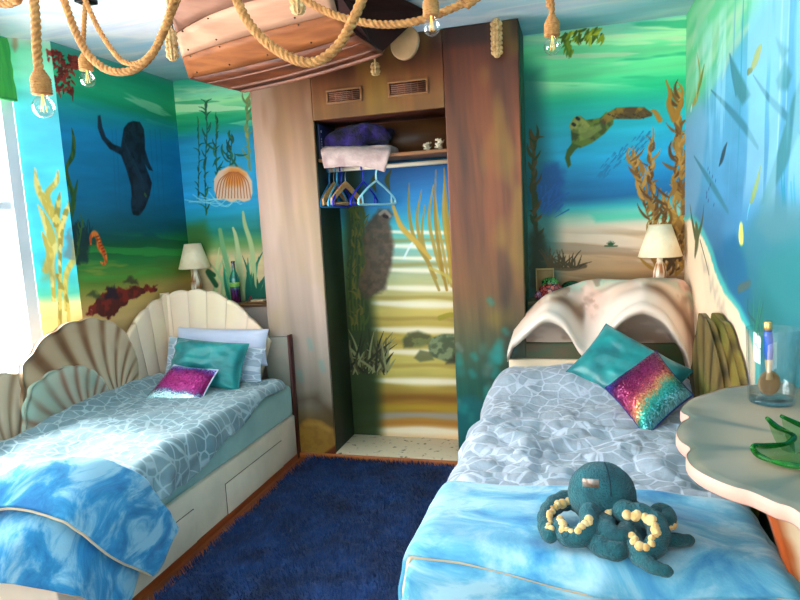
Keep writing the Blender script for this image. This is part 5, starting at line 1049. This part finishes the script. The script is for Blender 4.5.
# ================================================================== ORNAMENTS ON THE LEDGES
SHADE = mat('cream_lampshade', (252, 236, 200), (246, 226, 186), .8, 30)
def lamp(px, yt, yb_, wt, wb, y, zl_, label, M, motif):
    a, b = at(px, yt, y=y), at(px, yb_, y=y); d = np.linalg.norm(a-CAM)/FPX; x = a[0]; z1, z0 = a[2], b[2]
    t = thing('table_lamp', (x, y, zl_), label, 'table lamp'); R1, R0 = wt*d/2, wb*d/2
    o = obj('lamp_shade', lathe([(R0, z0), (R0*.5+R1*.5, (z0+z1)/2), (R1, z1)], (x, y, 0), 40), SHADE, t); solid(o, .003, 0)
    for R_, z_ in ((R0, z0), (R1, z1)): obj('shade_rim', lathe([(R_-.001, z_-.003), (R_+.003, z_), (R_-.001, z_+.003)], (x, y, 0), 40), mat('shade_trim', (235, 215, 175), None, .7), t)
    h = z0+.02-zl_; r = .034
    prof = [(.004, 0), (r*1.25, 0), (r*1.3, .008), (r*1.1, .018), (r*.75, h*.14), (r*.95, h*.25), (r*1.12, h*.42), (r*1.05, h*.58), (r*.72, h*.74), (r*.42, h*.82), (r*.5, h*.86), (r*.3, h*.9), (r*.25, h*1.05), (.003, h*1.05)]
    V, F = lathe([(q, z+zl_) for q, z in prof], (x, y, 0), 44); th = np.arctan2(V[:, 1]-y, V[:, 0]-x)
    m = sstep(.52, .60, fbm(np.cos(th)*3+V[:, 2]*40, np.sin(th)*3+V[:, 2]*30, motif, 3))[:, None]; k = ((V[:, 2]-zl_) < h*.8)[:, None]
    c = np.array([246, 232, 205])/255.*(1-m*k)+np.array([168, 110, 62])/255.*m*k
    obj('lamp_base', (V, F, {'paint': lin(c)}), vmat('glazed_lamp_base', rough=.25, coat=.4), t)
    obj('socket', lathe([(.012, zl_+h*.98), (.012, z0+.05), (.003, z0+.05)], (x, y, 0), 14), BRASS, t)
lamp(192.5, 244, 268, 15, 29, 3.82, .989, 'cream-shaded table lamp on the ledge behind the scallop headboard, left', None, 3)
lamp(660, 225, 256, 19, 38, 3.82, .979, 'cream-shaded table lamp with patterned base behind the clam headboard, right', None, 6)
# glass bottle
x = at(236, 298, y=3.82)[0]; bt = thing('glass_bottle', (x, 3.82, .989), 'slim glass bottle, emerald above and magenta below, beside the left lamp', 'bottle')
pr = [(.004, 0), (.031, .002), (.033, .012), (.033, .155), (.031, .175), (.021, .205), (.0125, .228), (.0115, .275), (.0135, .277), (.0135, .287), (.010, .289)]
V, F = lathe([(r*1.05, z+.989) for r, z in spline([(a, b, 0) for a, b in pr], 4)[:, :2]], (x, 3.82, 0), 32); h = (V[:, 2]-.989)/.29
cs = col([(0, (110, 20, 90)), (.24, (120, 25, 110)), (.33, (40, 50, 140)), (.42, (10, 120, 130)), (.75, (0, 120, 90)), (1, (30, 30, 40))], h)
ck = (np.sin(np.arctan2(V[:, 1]-3.82, V[:, 0]-x)*10)*np.sin(h*95) > .2)[:, None]*(h < .36)[:, None]; cs = cs*(1-.5*ck)
obj('bottle_body', (V, F, {'paint': lin(cs)}), vmat('coloured_bottle_glass', rough=.08, spec=.8, coat=.6), bt)
lab = lathe([(.0358, 1.10), (.0360, 1.115), (.0358, 1.13)], (x, 3.82, 0), 32); obj('bottle_label', lab, mat('green_label', (60, 150, 70), (150, 190, 60), .5, 40), bt)
# driftwood tray, red shell
x0 = at(259, 300, y=3.77)[0]; tr_ = thing('driftwood_slab', (x0, 3.775, .989), 'flat pale driftwood slab on the ledge beside the wardrobe', 'driftwood')
o = obj('lower_slab', box(x0-.075, x0+.06, 3.735, 3.82, .989, 1.000), mat('driftwood_brown', (150, 105, 62), (112, 76, 42), .6, 10, (2, 12, 12)), tr_); bevel(o, .004)
o = obj('upper_slab', box(x0-.05, x0+.045, 3.74, 3.80, 1.0005, 1.012), mat('driftwood_pale', (222, 196, 160), (190, 160, 122), .6, 10, (2, 12, 12)), tr_); bevel(o, .004)
xr_ = at(248.5, 299, y=3.80)[0]; o = obj('shell', lathe([(.002, .989), (.014, .992), (.016, 1.002), (.010, 1.018), (.002, 1.032)], (xr_, 3.83, 0), 16), mat('dark_red_shell', (120, 35, 40), (80, 40, 60), .4, 40)); tag(o, 'tiny dark red shell between the bottle and the driftwood slab', 'shell')
# right ledge: mosaic turtle ornament, green dome, card, pink shell
def mosaic(name, c1, c2, grout, sc=70):
    if name in MATS: return MATS[name]
    M, N, L, P = nodes(name); P.inputs['Roughness'].default_value = .2; P.inputs['Coat Weight'].default_value = .5
    tc = N.new('ShaderNodeTexCoord'); v = N.new('ShaderNodeTexVoronoi'); v.inputs['Scale'].default_value = sc; L.new(tc.outputs['Object'], v.inputs['Vector']); v2 = N.new('ShaderNodeTexVoronoi'); v2.feature = 'DISTANCE_TO_EDGE'; v2.inputs['Scale'].default_value = sc; L.new(tc.outputs['Object'], v2.inputs['Vector'])
    sp = N.new('ShaderNodeSeparateXYZ'); L.new(v.outputs['Color'], sp.inputs[0]); m1 = N.new('ShaderNodeMixRGB'); m1.inputs[1].default_value = rgb(*c1); m1.inputs[2].default_value = rgb(*c2); L.new(sp.outputs[0], m1.inputs[0])
    g = N.new('ShaderNodeMath'); g.operation = 'LESS_THAN'; g.inputs[1].default_value = .07; L.new(v2.outputs['Distance'], g.inputs[0]); m2 = N.new('ShaderNodeMixRGB'); m2.inputs[2].default_value = rgb(*grout); L.new(g.outputs[0], m2.inputs[0]); L.new(m1.outputs[0], m2.inputs[1]); L.new(m2.outputs[0], P.inputs['Base Color'])
    MATS[name] = M; return M
tz = .979; tc_ = at(551, 290, y=3.80); t = thing('mosaic_ornament', (tc_[0], 3.80, tz), 'red mosaic tortoise-like ornament with a green crest on the ledge left of the clam headboard', 'ornament')
V, F = ellipsoid((tc_[0], 3.80, tz+.055), (.072, .058, .055), 28, 18); obj('red_dome', (V, F), mosaic('red_mosaic', (165, 45, 50), (225, 120, 105), (60, 25, 30), 45), t)
V, F = ellipsoid((tc_[0]-.005, 3.815, tz+.10), (.055, .05, .036), 24, 14); obj('green_crest', (V, F), mosaic('green_mosaic', (40, 130, 50), (90, 170, 80), (20, 60, 30), 55), t)
V, F = ellipsoid((tc_[0]-.072, 3.785, tz+.030), (.026, .03, .028), 18, 12); obj('head', (V, F), mosaic('violet_mosaic', (110, 60, 100), (190, 120, 140), (50, 30, 50), 60), t)
V, F = ellipsoid((at(572, 288, y=3.83)[0], 3.83, tz+.05), (.075, .05, .06), 26, 16); V[:, 2] = np.maximum(V[:, 2], tz); o = obj('green_ornament', (V, F), mosaic('dark_green_mosaic', (15, 70, 35), (30, 100, 55), (10, 40, 25), 40)); tag(o, 'dark green rounded ornament just right of the red mosaic one', 'ornament')
cc_ = at(545, 276, y=3.88); cd_ = thing('card', (cc_[0], 3.88, tz), 'small tan card standing on the ledge behind the red mosaic ornament', 'card')
o = obj('card_sheet', box(cc_[0]-.055, cc_[0]+.055, 3.878, 3.882, tz, tz+.185), mat('tan_card', (150, 120, 75), (125, 98, 58), .7, 10), cd_); o2 = obj('card_border', join(box(cc_[0]-.055, cc_[0]+.055, 3.8762, 3.878, tz+.175, tz+.185), box(cc_[0]-.055, cc_[0]-.048, 3.8762, 3.878, tz, tz+.175), box(cc_[0]+.048, cc_[0]+.055, 3.8762, 3.878, tz, tz+.175)), mat('card_edge', (175, 150, 100), None, .7), cd_)
sx = at(637, 277, y=3.80)[0]; sp_ = []
t = thing('snail_shell', (sx, 3.82, tz), 'small pink and brown snail shell on the ledge left of the right lamp', 'shell')
V, F = ellipsoid((sx, 3.82, tz+.055), (.032, .028, .055), 24, 16); obj('whorl', (V, F), mat('pink_shell', (225, 180, 160), (150, 90, 70), .3, 40, coat=.4), t)
a = np.linspace(0, 5*PI, 60); P = np.stack([sx+.012+(.020*(1-a/(5*PI)*.8))*np.cos(a), 3.80-.008*a/(5*PI)+0*a, tz+.085+(.020*(1-a/(5*PI)*.8))*np.sin(a)], 1); obj('spire', tube(P, .011*(1-a/(5*PI)*.7), 10), mat('pink_shell', (0, 0, 0)), t)
# ================================================================== SHELL TABLE
TZ = .97
px_out = [(800, 383), (770, 383.5), (745, 384), (727, 386), (710, 391), (696, 395.5), (687, 400), (681.5, 406), (682, 411), (689, 415.5), (681, 421), (676.5, 430), (680, 439), (690, 446.5), (686.5, 453), (690, 462), (700, 470), (716, 478), (733, 484.5), (751, 489.5), (775, 500), (800, 511)]
out = [at(px, py, z=TZ)[:2] for px, py in px_out]
out = [(min(p[0], XR-.004), p[1]) for p in out]; out[0] = (XR-.004, out[2][1]+.05); out = [out[0]]+out[2:]
yl = out[-1]; out += [(.37, .98), (.42, .93), (.47, .88), (.56, .84), (XR-.004, .83)]
outs = spline([(a, b, 0) for a, b in out], 5)[:, :2]
tb = thing('shell_table', (.5, 1.45, 0), 'grey-cream scallop-edged shell table top fixed to the right wall', 'table')
cen = np.array([XR, 1.45]); nq = 40; n_ = len(outs)
Q = np.linspace(0, 1, nq)
V = []; Cc = []
for i, p in enumerate(outs):
    for q_ in Q:
        xy = cen*(1-q_)+np.array(p)*q_; V.append((xy[0], xy[1], TZ-.006*max(0, (q_-.95)/.05)**2))
V = np.array(V); ang = np.repeat(np.arange(n_), nq)/n_; qq = np.tile(Q, n_)
nn = fbm(V[:, 0]*6, V[:, 1]*6, 14, 3); cusp = [9, 13, 18]
an = np.arctan2(V[:, 0]-cen[0], V[:, 1]-cen[1]); base_c = np.array([172, 150, 120])/255.; gre = np.array([98, 106, 94])/255.; pk = np.array([182, 158, 132])/255.
rg = np.zeros(len(V))
for k in (8, 12, 18):
    a_ = np.arctan2(out[k][0]-cen[0], out[k][1]-cen[1]); rg = np.maximum(rg, np.exp(-((an-a_)/.05)**2))
mix = np.clip(rg*.75*sstep(.1, .6, qq)+sstep(.62, .97, qq)*.75, 0, .9)[:, None]; c = base_c*(1-mix)+gre*mix; w = (sstep(.5, .7, nn)*.5)[:, None]; c = c*(1-w)+pk*w
F = gridF(n_, nq)
o = obj('table_top', (V, F, {'paint': lin(c)}), vmat('satin_shell_table', rough=.4, coat=.08), tb); fix_normals(o)
V2 = []
prof = [(1.0, -.004), (1.004, -.012), (1.004, -.030), (.99, -.036), (.6, -.036), (.02, -.036)]
V2 = np.array([[*(cen*(1-s)+np.array(p)*s), TZ+dz] for p in outs for s, dz in prof]); V2[:, 0] = np.minimum(V2[:, 0], XR-.003)
obj('pink_edge', (V2, gridF(n_, len(prof))), mat('pink_cream_edge', (214, 170, 152), (200, 154, 138), .45, 5), tb)
# curved bracket under the table, painted orange along its outer side
br = spline([(.35, TZ-.037, 0), (.40, .86, 0), (.455, .72, 0), (.50, .56, 0), (.535, .40, 0), (.55, .22, 0), (.55, 0, 0)], 6)[:, :2]; inn = [(XR-.004, 0.0), (XR-.004, TZ-.037)]
BRK = vmat('painted_bracket', rough=.45)
n1 = len(br); vv = []; cc = []
for j, yy in enumerate((1.60, 1.665)):
    for i, (x, z) in enumerate(br):
        for s in np.linspace(0, 1, 14): xx = x+(XR-.004-x)*s; vv.append((xx, yy, z)); m = sstep(.30, .06, s+.14*(fbm(np.array(z*30), np.array(s*3), 5, 2)-.5)); cc.append(np.array([250, 226, 190])/255*(1-m)+np.array([178, 82, 30])/255*m)
vv = np.array(vv); N1 = n1*14; Fa = gridF(n1, 14); Fb = Fa[:, ::-1]+N1; Fe = np.array([[i*14, (i+1)*14, N1+(i+1)*14, N1+i*14] for i in range(n1-1)])
o = obj('bracket', (vv, np.vstack([Fa, Fb, Fe]), {'paint': lin(np.array(cc))}), BRK, tb, smooth=False); fix_normals(o)
# tumbler
gc = at(771.5, 402, z=TZ); d = np.linalg.norm(gc-CAM)/FPX; R = 18.2*d; Ht = .198
tg = thing('glass_tumbler', (gc[0], gc[1], TZ), 'tall clear glass tumbler standing on the shell table', 'glass')
pr = [(.002, .001), (R*.93, .001), (R*.97, .006), (R*1.13, Ht), (R*1.10, Ht+.002), (R*1.06, Ht), (R*.90, .016), (.002, .014)]
obj('tumbler_wall', lathe([(a, b+TZ) for a, b in pr], (gc[0], gc[1], 0), 48), glass('tumbler_glass', (252, 254, 254), .55, .02, .07), tg)
obj('tumbler_base', lathe([(.002, TZ+.0015), (R*.90, TZ+.0015), (R*.93, TZ+.013), (.002, TZ+.0135)], (gc[0], gc[1], 0), 40), glass('thick_base_glass', (232, 244, 248), .6, .02), tg)
# wooden spoon with blue handle standing in the tumbler
s0 = at(769.5, 393, y=gc[1]+.01); s1 = at(768, 321, y=gc[1]-.0)
spn = thing('wooden_spoon', (s0[0], s0[1], TZ+.016), 'wooden spoon with bright blue handle and gold tip standing in the tumbler', 'spoon')
ax = (s1-np.array([s0[0], s0[1], TZ+.016])); L_ = np.linalg.norm(ax); ax /= L_; b0 = np.array([s0[0], s0[1], TZ+.016]); pt = lambda f: b0+ax*L_*f
V, F = ellipsoid((0, 0, 0), (.027, .010, .034), 26, 18); V[:, 1] += .006*(1-(V[:, 0]/.027)**2-(V[:, 2]/.034)**2); V = V+b0+ax*.034; obj('bowl', (V, F), mat('brown_spoon_wood', (150, 110, 60), (120, 84, 44), .4, 8), spn)
obj('neck', tube(np.array([pt(.22), pt(.32), pt(.42), pt(.50)]), [.010, .0065, .0085, .0095], 14), mat('tan_neck', (186, 150, 100), None, .35), spn)
obj('handle', tube(np.array([pt(.49), pt(.6), pt(.8), pt(.885)]), [.0095, .0115, .0105, .0085], 16), mat('cobalt_handle', (10, 80, 190), (10, 60, 150), .25, 10, coat=.5), spn)
obj('gold_tip', tube(np.array([pt(.88), pt(.90), pt(.985), pt(1.0)]), [.0095, .0105, .0105, .007], 16), mat('gold_tip', (225, 180, 110), None, .25, metal=.7), spn)
# green glass star dish
gd_ = [((767, 418), .075), ((777, 427), .05), ((790, 433), .012), ((794, 438), .010), ((785, 444), .010), ((765, 446), .018), ((753, 446), .035), ((757, 454), .016), ((772, 461), .008), ((790, 465), .008), ((808, 468), .010), ((835, 478), .035), ((830, 462), .010), ((822, 450), .010), ((830, 438), .02), ((842, 428), .05), ((822, 428), .012), ((806, 427), .02), ((781, 416), .05)]
P = []
for (px, py), dz in gd_:
    P.append(at(px, py, z=TZ+.004+dz))
P = [p for p in P]; P = [np.array([min(p[0], XR-.02), p[1], p[2]]) for p in P]; Pc = spline(P, 6)
cg = np.mean(P, axis=0); dish = thing('glass_dish', (cg[0], cg[1], TZ), 'green-edged glass star dish lying on the shell table', 'dish')
GG = glass('green_tube_glass', (20, 140, 30), .55, .05)
M, N, L, Pn = nodes('deep_green_glass'); Pn.inputs['Base Color'].default_value = rgb(20, 130, 35); Pn.inputs['Roughness'].default_value = .08; Pn.inputs['Transmission Weight'].default_value = .55; Pn.inputs['IOR'].default_value = 1.45
tt_ = np.linspace(0, 1, len(Pc)); obj('green_rim', tube(Pc, .0042+.0022*np.abs(np.sin(tt_*9*PI)), 12), M, dish)
ctr = np.array([cg[0], cg[1], TZ+.006]); k = 8; Vv = np.concatenate([[ctr*(1-s)+p*s for p in Pc] for s in np.linspace(0.02, 1, k)]); Vv[:, 2] = TZ+.005+(Vv[:, 2]-TZ-.005)*np.repeat(np.linspace(0, 1, k)**2, len(Pc))
obj('dish_body', (Vv, gridF(k, len(Pc))), glass('pale_green_glass', (190, 228, 180), .75, .05), dish)
# ================================================================== OCTOPUS PLUSH
TEALF = mat('teal_plush', (6, 64, 74), (18, 94, 102), .95, 26, lo=.3, hi=.7, sheen=.12, bump=.9, bscale=150)
CREAMF = mat('golden_cream_plush', (206, 158, 84), (232, 200, 140), .9, 40, sheen=.4, bump=.5, bscale=120)
oz = .612
hc = at(602, 497, z=oz+.092); oc = thing('octopus_plush', (hc[0], hc[1], oz), 'dark teal plush octopus toy with curled arms on the pale blue throw', 'plush toy')
n, m = 56, 40; V, F = ellipsoid((0, 0, 0), (.093, .088, .090), n, m); d = .004*(fbm(V[:, 0]*60+V[:, 1]*20, V[:, 2]*60+V[:, 1]*40, 3, 2)-.5); V = V*(1+d[:, None]*6)
V[:, 2] += .0; V = V+hc+np.array([0, .02, .0]); obj('head', (V, F), TEALF, oc)
seam = np.array([hc+np.array([.012*math.cos(t)+.010, -.0845*math.cos(t)+.02, .0888*math.sin(t)]) for t in np.linspace(.35, 1.7, 14)])
obj('seam', tube(seam, .0025, 6), mat('dark_teal_seam', (4, 40, 52), None, .9), oc)
tgp = at(591, 481, y=hc[1]-.064); obj('silver_tag', prism([(tgp[0]-.022, tgp[2]-.010), (tgp[0]+.020, tgp[2]-.012), (tgp[0]+.020, tgp[2]+.012), (tgp[0]-.022, tgp[2]+.012)], tgp[1]-.016, tgp[1]-.013, 'y'), mat('silver_ribbon', (200, 190, 180), (150, 120, 100), .3, 60, metal=.5), oc)
def arm(L, r, rows=None, tip=.55, suck=None):
    """L: (px, py, height of the arm's middle above the throw)"""
    P = np.array([at(px, py, z=oz+h) for px, py, h in L]); Q, s = resample(spline(P, 10), .006)
    rr = r*(1-(1-tip)*np.linspace(0, 1, len(Q))**1.5); rr[-3:] *= [.95, .75, .35]
    rr = rr*(1+.05*np.sin(s*160)); o = obj('tentacle', tube(Q, rr, 18), TEALF, oc)
    if suck:
        T, A, B = frames(Q); a0, a1 = int(suck[0]*len(Q)), int(suck[1]*len(Q)); inn = np.array(at(suck[2], suck[3], z=oz+suck[4]))
        pts = []
        rs = random.Random(len(Q))
        for i in range(a0, a1, 2):

            dr = inn-Q[i]; dr -= T[i]*np.dot(dr, T[i]); dr /= np.linalg.norm(dr)+1e-9; pts.append(ellipsoid(Q[i]+dr*rr[i]*.84+np.array([rs.uniform(-.004, .004), rs.uniform(-.004, .004), rs.uniform(-.003, .003)]), (rr[i]*rs.uniform(.34, .50),)*3, 10, 8))
        if pts: obj('suckers', join(*pts), CREAMF, o)
r0 = .031
arm([(588, 508, .05), (573, 500, .05), (556, 504, .05), (546, 517, .045), (547, 533, .033), (556, 539, .032)], r0, suck=(.30, .95, 566, 512, .12))
arm([(614, 499, .075), (601, 501, .08), (591, 512, .075), (590, 527, .058), (580, 537, .045), (565, 535, .038), (557, 522, .04)], r0, tip=.75, suck=(.50, .98, 574, 514, .13))
arm([(600, 512, .05), (606, 520, .06), (609, 512, .07), (619, 505, .07)], r0*.8, suck=(.1, .9, 612, 506, .14))
arm([(614, 506, .08), (626, 512, .085), (641, 515, .085), (655, 523, .075), (659, 537, .06), (651, 550, .045), (639, 551, .04), (631, 542, .04)], r0, tip=.78, suck=(.22, .98, 642, 524, .14))
arm([(608, 512, .05), (604, 527, .055), (612, 535, .055), (622, 537, .05), (629, 528, .05)], r0*1.0, tip=.8)
arm([(602, 522, .04), (593, 537, .034), (602, 547, .032), (617, 551, .032), (626, 545, .036)], r0*.95, tip=.75)
arm([(630, 507, .06), (645, 520, .05), (662, 537, .032), (677, 540, .028), (694, 540, .02)], r0*.85, tip=.5)
arm([(640, 512, .05), (652, 521, .055), (663, 525, .06), (669, 516, .068), (660, 509, .07), (653, 515, .07)], r0*.75, tip=.7, suck=(.4, .85, 668, 536, .05))
arm([(630, 537, .035), (636, 553, .030), (649, 564, .028), (662, 570, .024), (673, 572, .018)], r0*.85, tip=.5)
# ================================================================== LIGHT: a bright sky outside the left window, fill daylight where the rear wall is left out
W = bpy.data.worlds.new('daylight'); S.world = W; W.use_nodes = True
N, L = W.node_tree.nodes, W.node_tree.links; bg = N['Background']
tc = N.new('ShaderNodeTexCoord'); sp = N.new('ShaderNodeSeparateXYZ'); L.new(tc.outputs['Generated'], sp.inputs[0])
def mrange(sock, a, b, c, d):
    r = N.new('ShaderNodeMapRange'); r.interpolation_type = 'SMOOTHSTEP'
    for i, v in ((1, a), (2, b), (3, c), (4, d)): r.inputs[i].default_value = v
    L.new(sock, r.inputs[0]); return r.outputs[0]
win_ = mrange(sp.outputs[0], -.95, -.35, 24.0, 3.7)      # the sky on the window side is the brightest
low_ = mrange(sp.outputs[2], -.3, .1, 1.25, 1.0)         # brightness added below the horizon to lift the ceiling
mu = N.new('ShaderNodeMath'); mu.operation = 'MULTIPLY'; L.new(win_, mu.inputs[0]); L.new(low_, mu.inputs[1]); L.new(mu.outputs[0], bg.inputs[1])
bg.inputs[0].default_value = (1, .96, .905, 1)
S.view_settings.exposure = -0.02
sun = bpy.data.objects.new('sun', bpy.data.lights.new('sun', 'SUN')); COL.objects.link(sun); sun.data.energy = 11; sun.data.angle = math.radians(9); sun.data.color = (1, .96, .9)
sun.rotation_euler = Vector((.51, -.15, -.85)).to_track_quat('-Z', 'Y').to_euler(); sun.location = (-4, 2.5, 4)
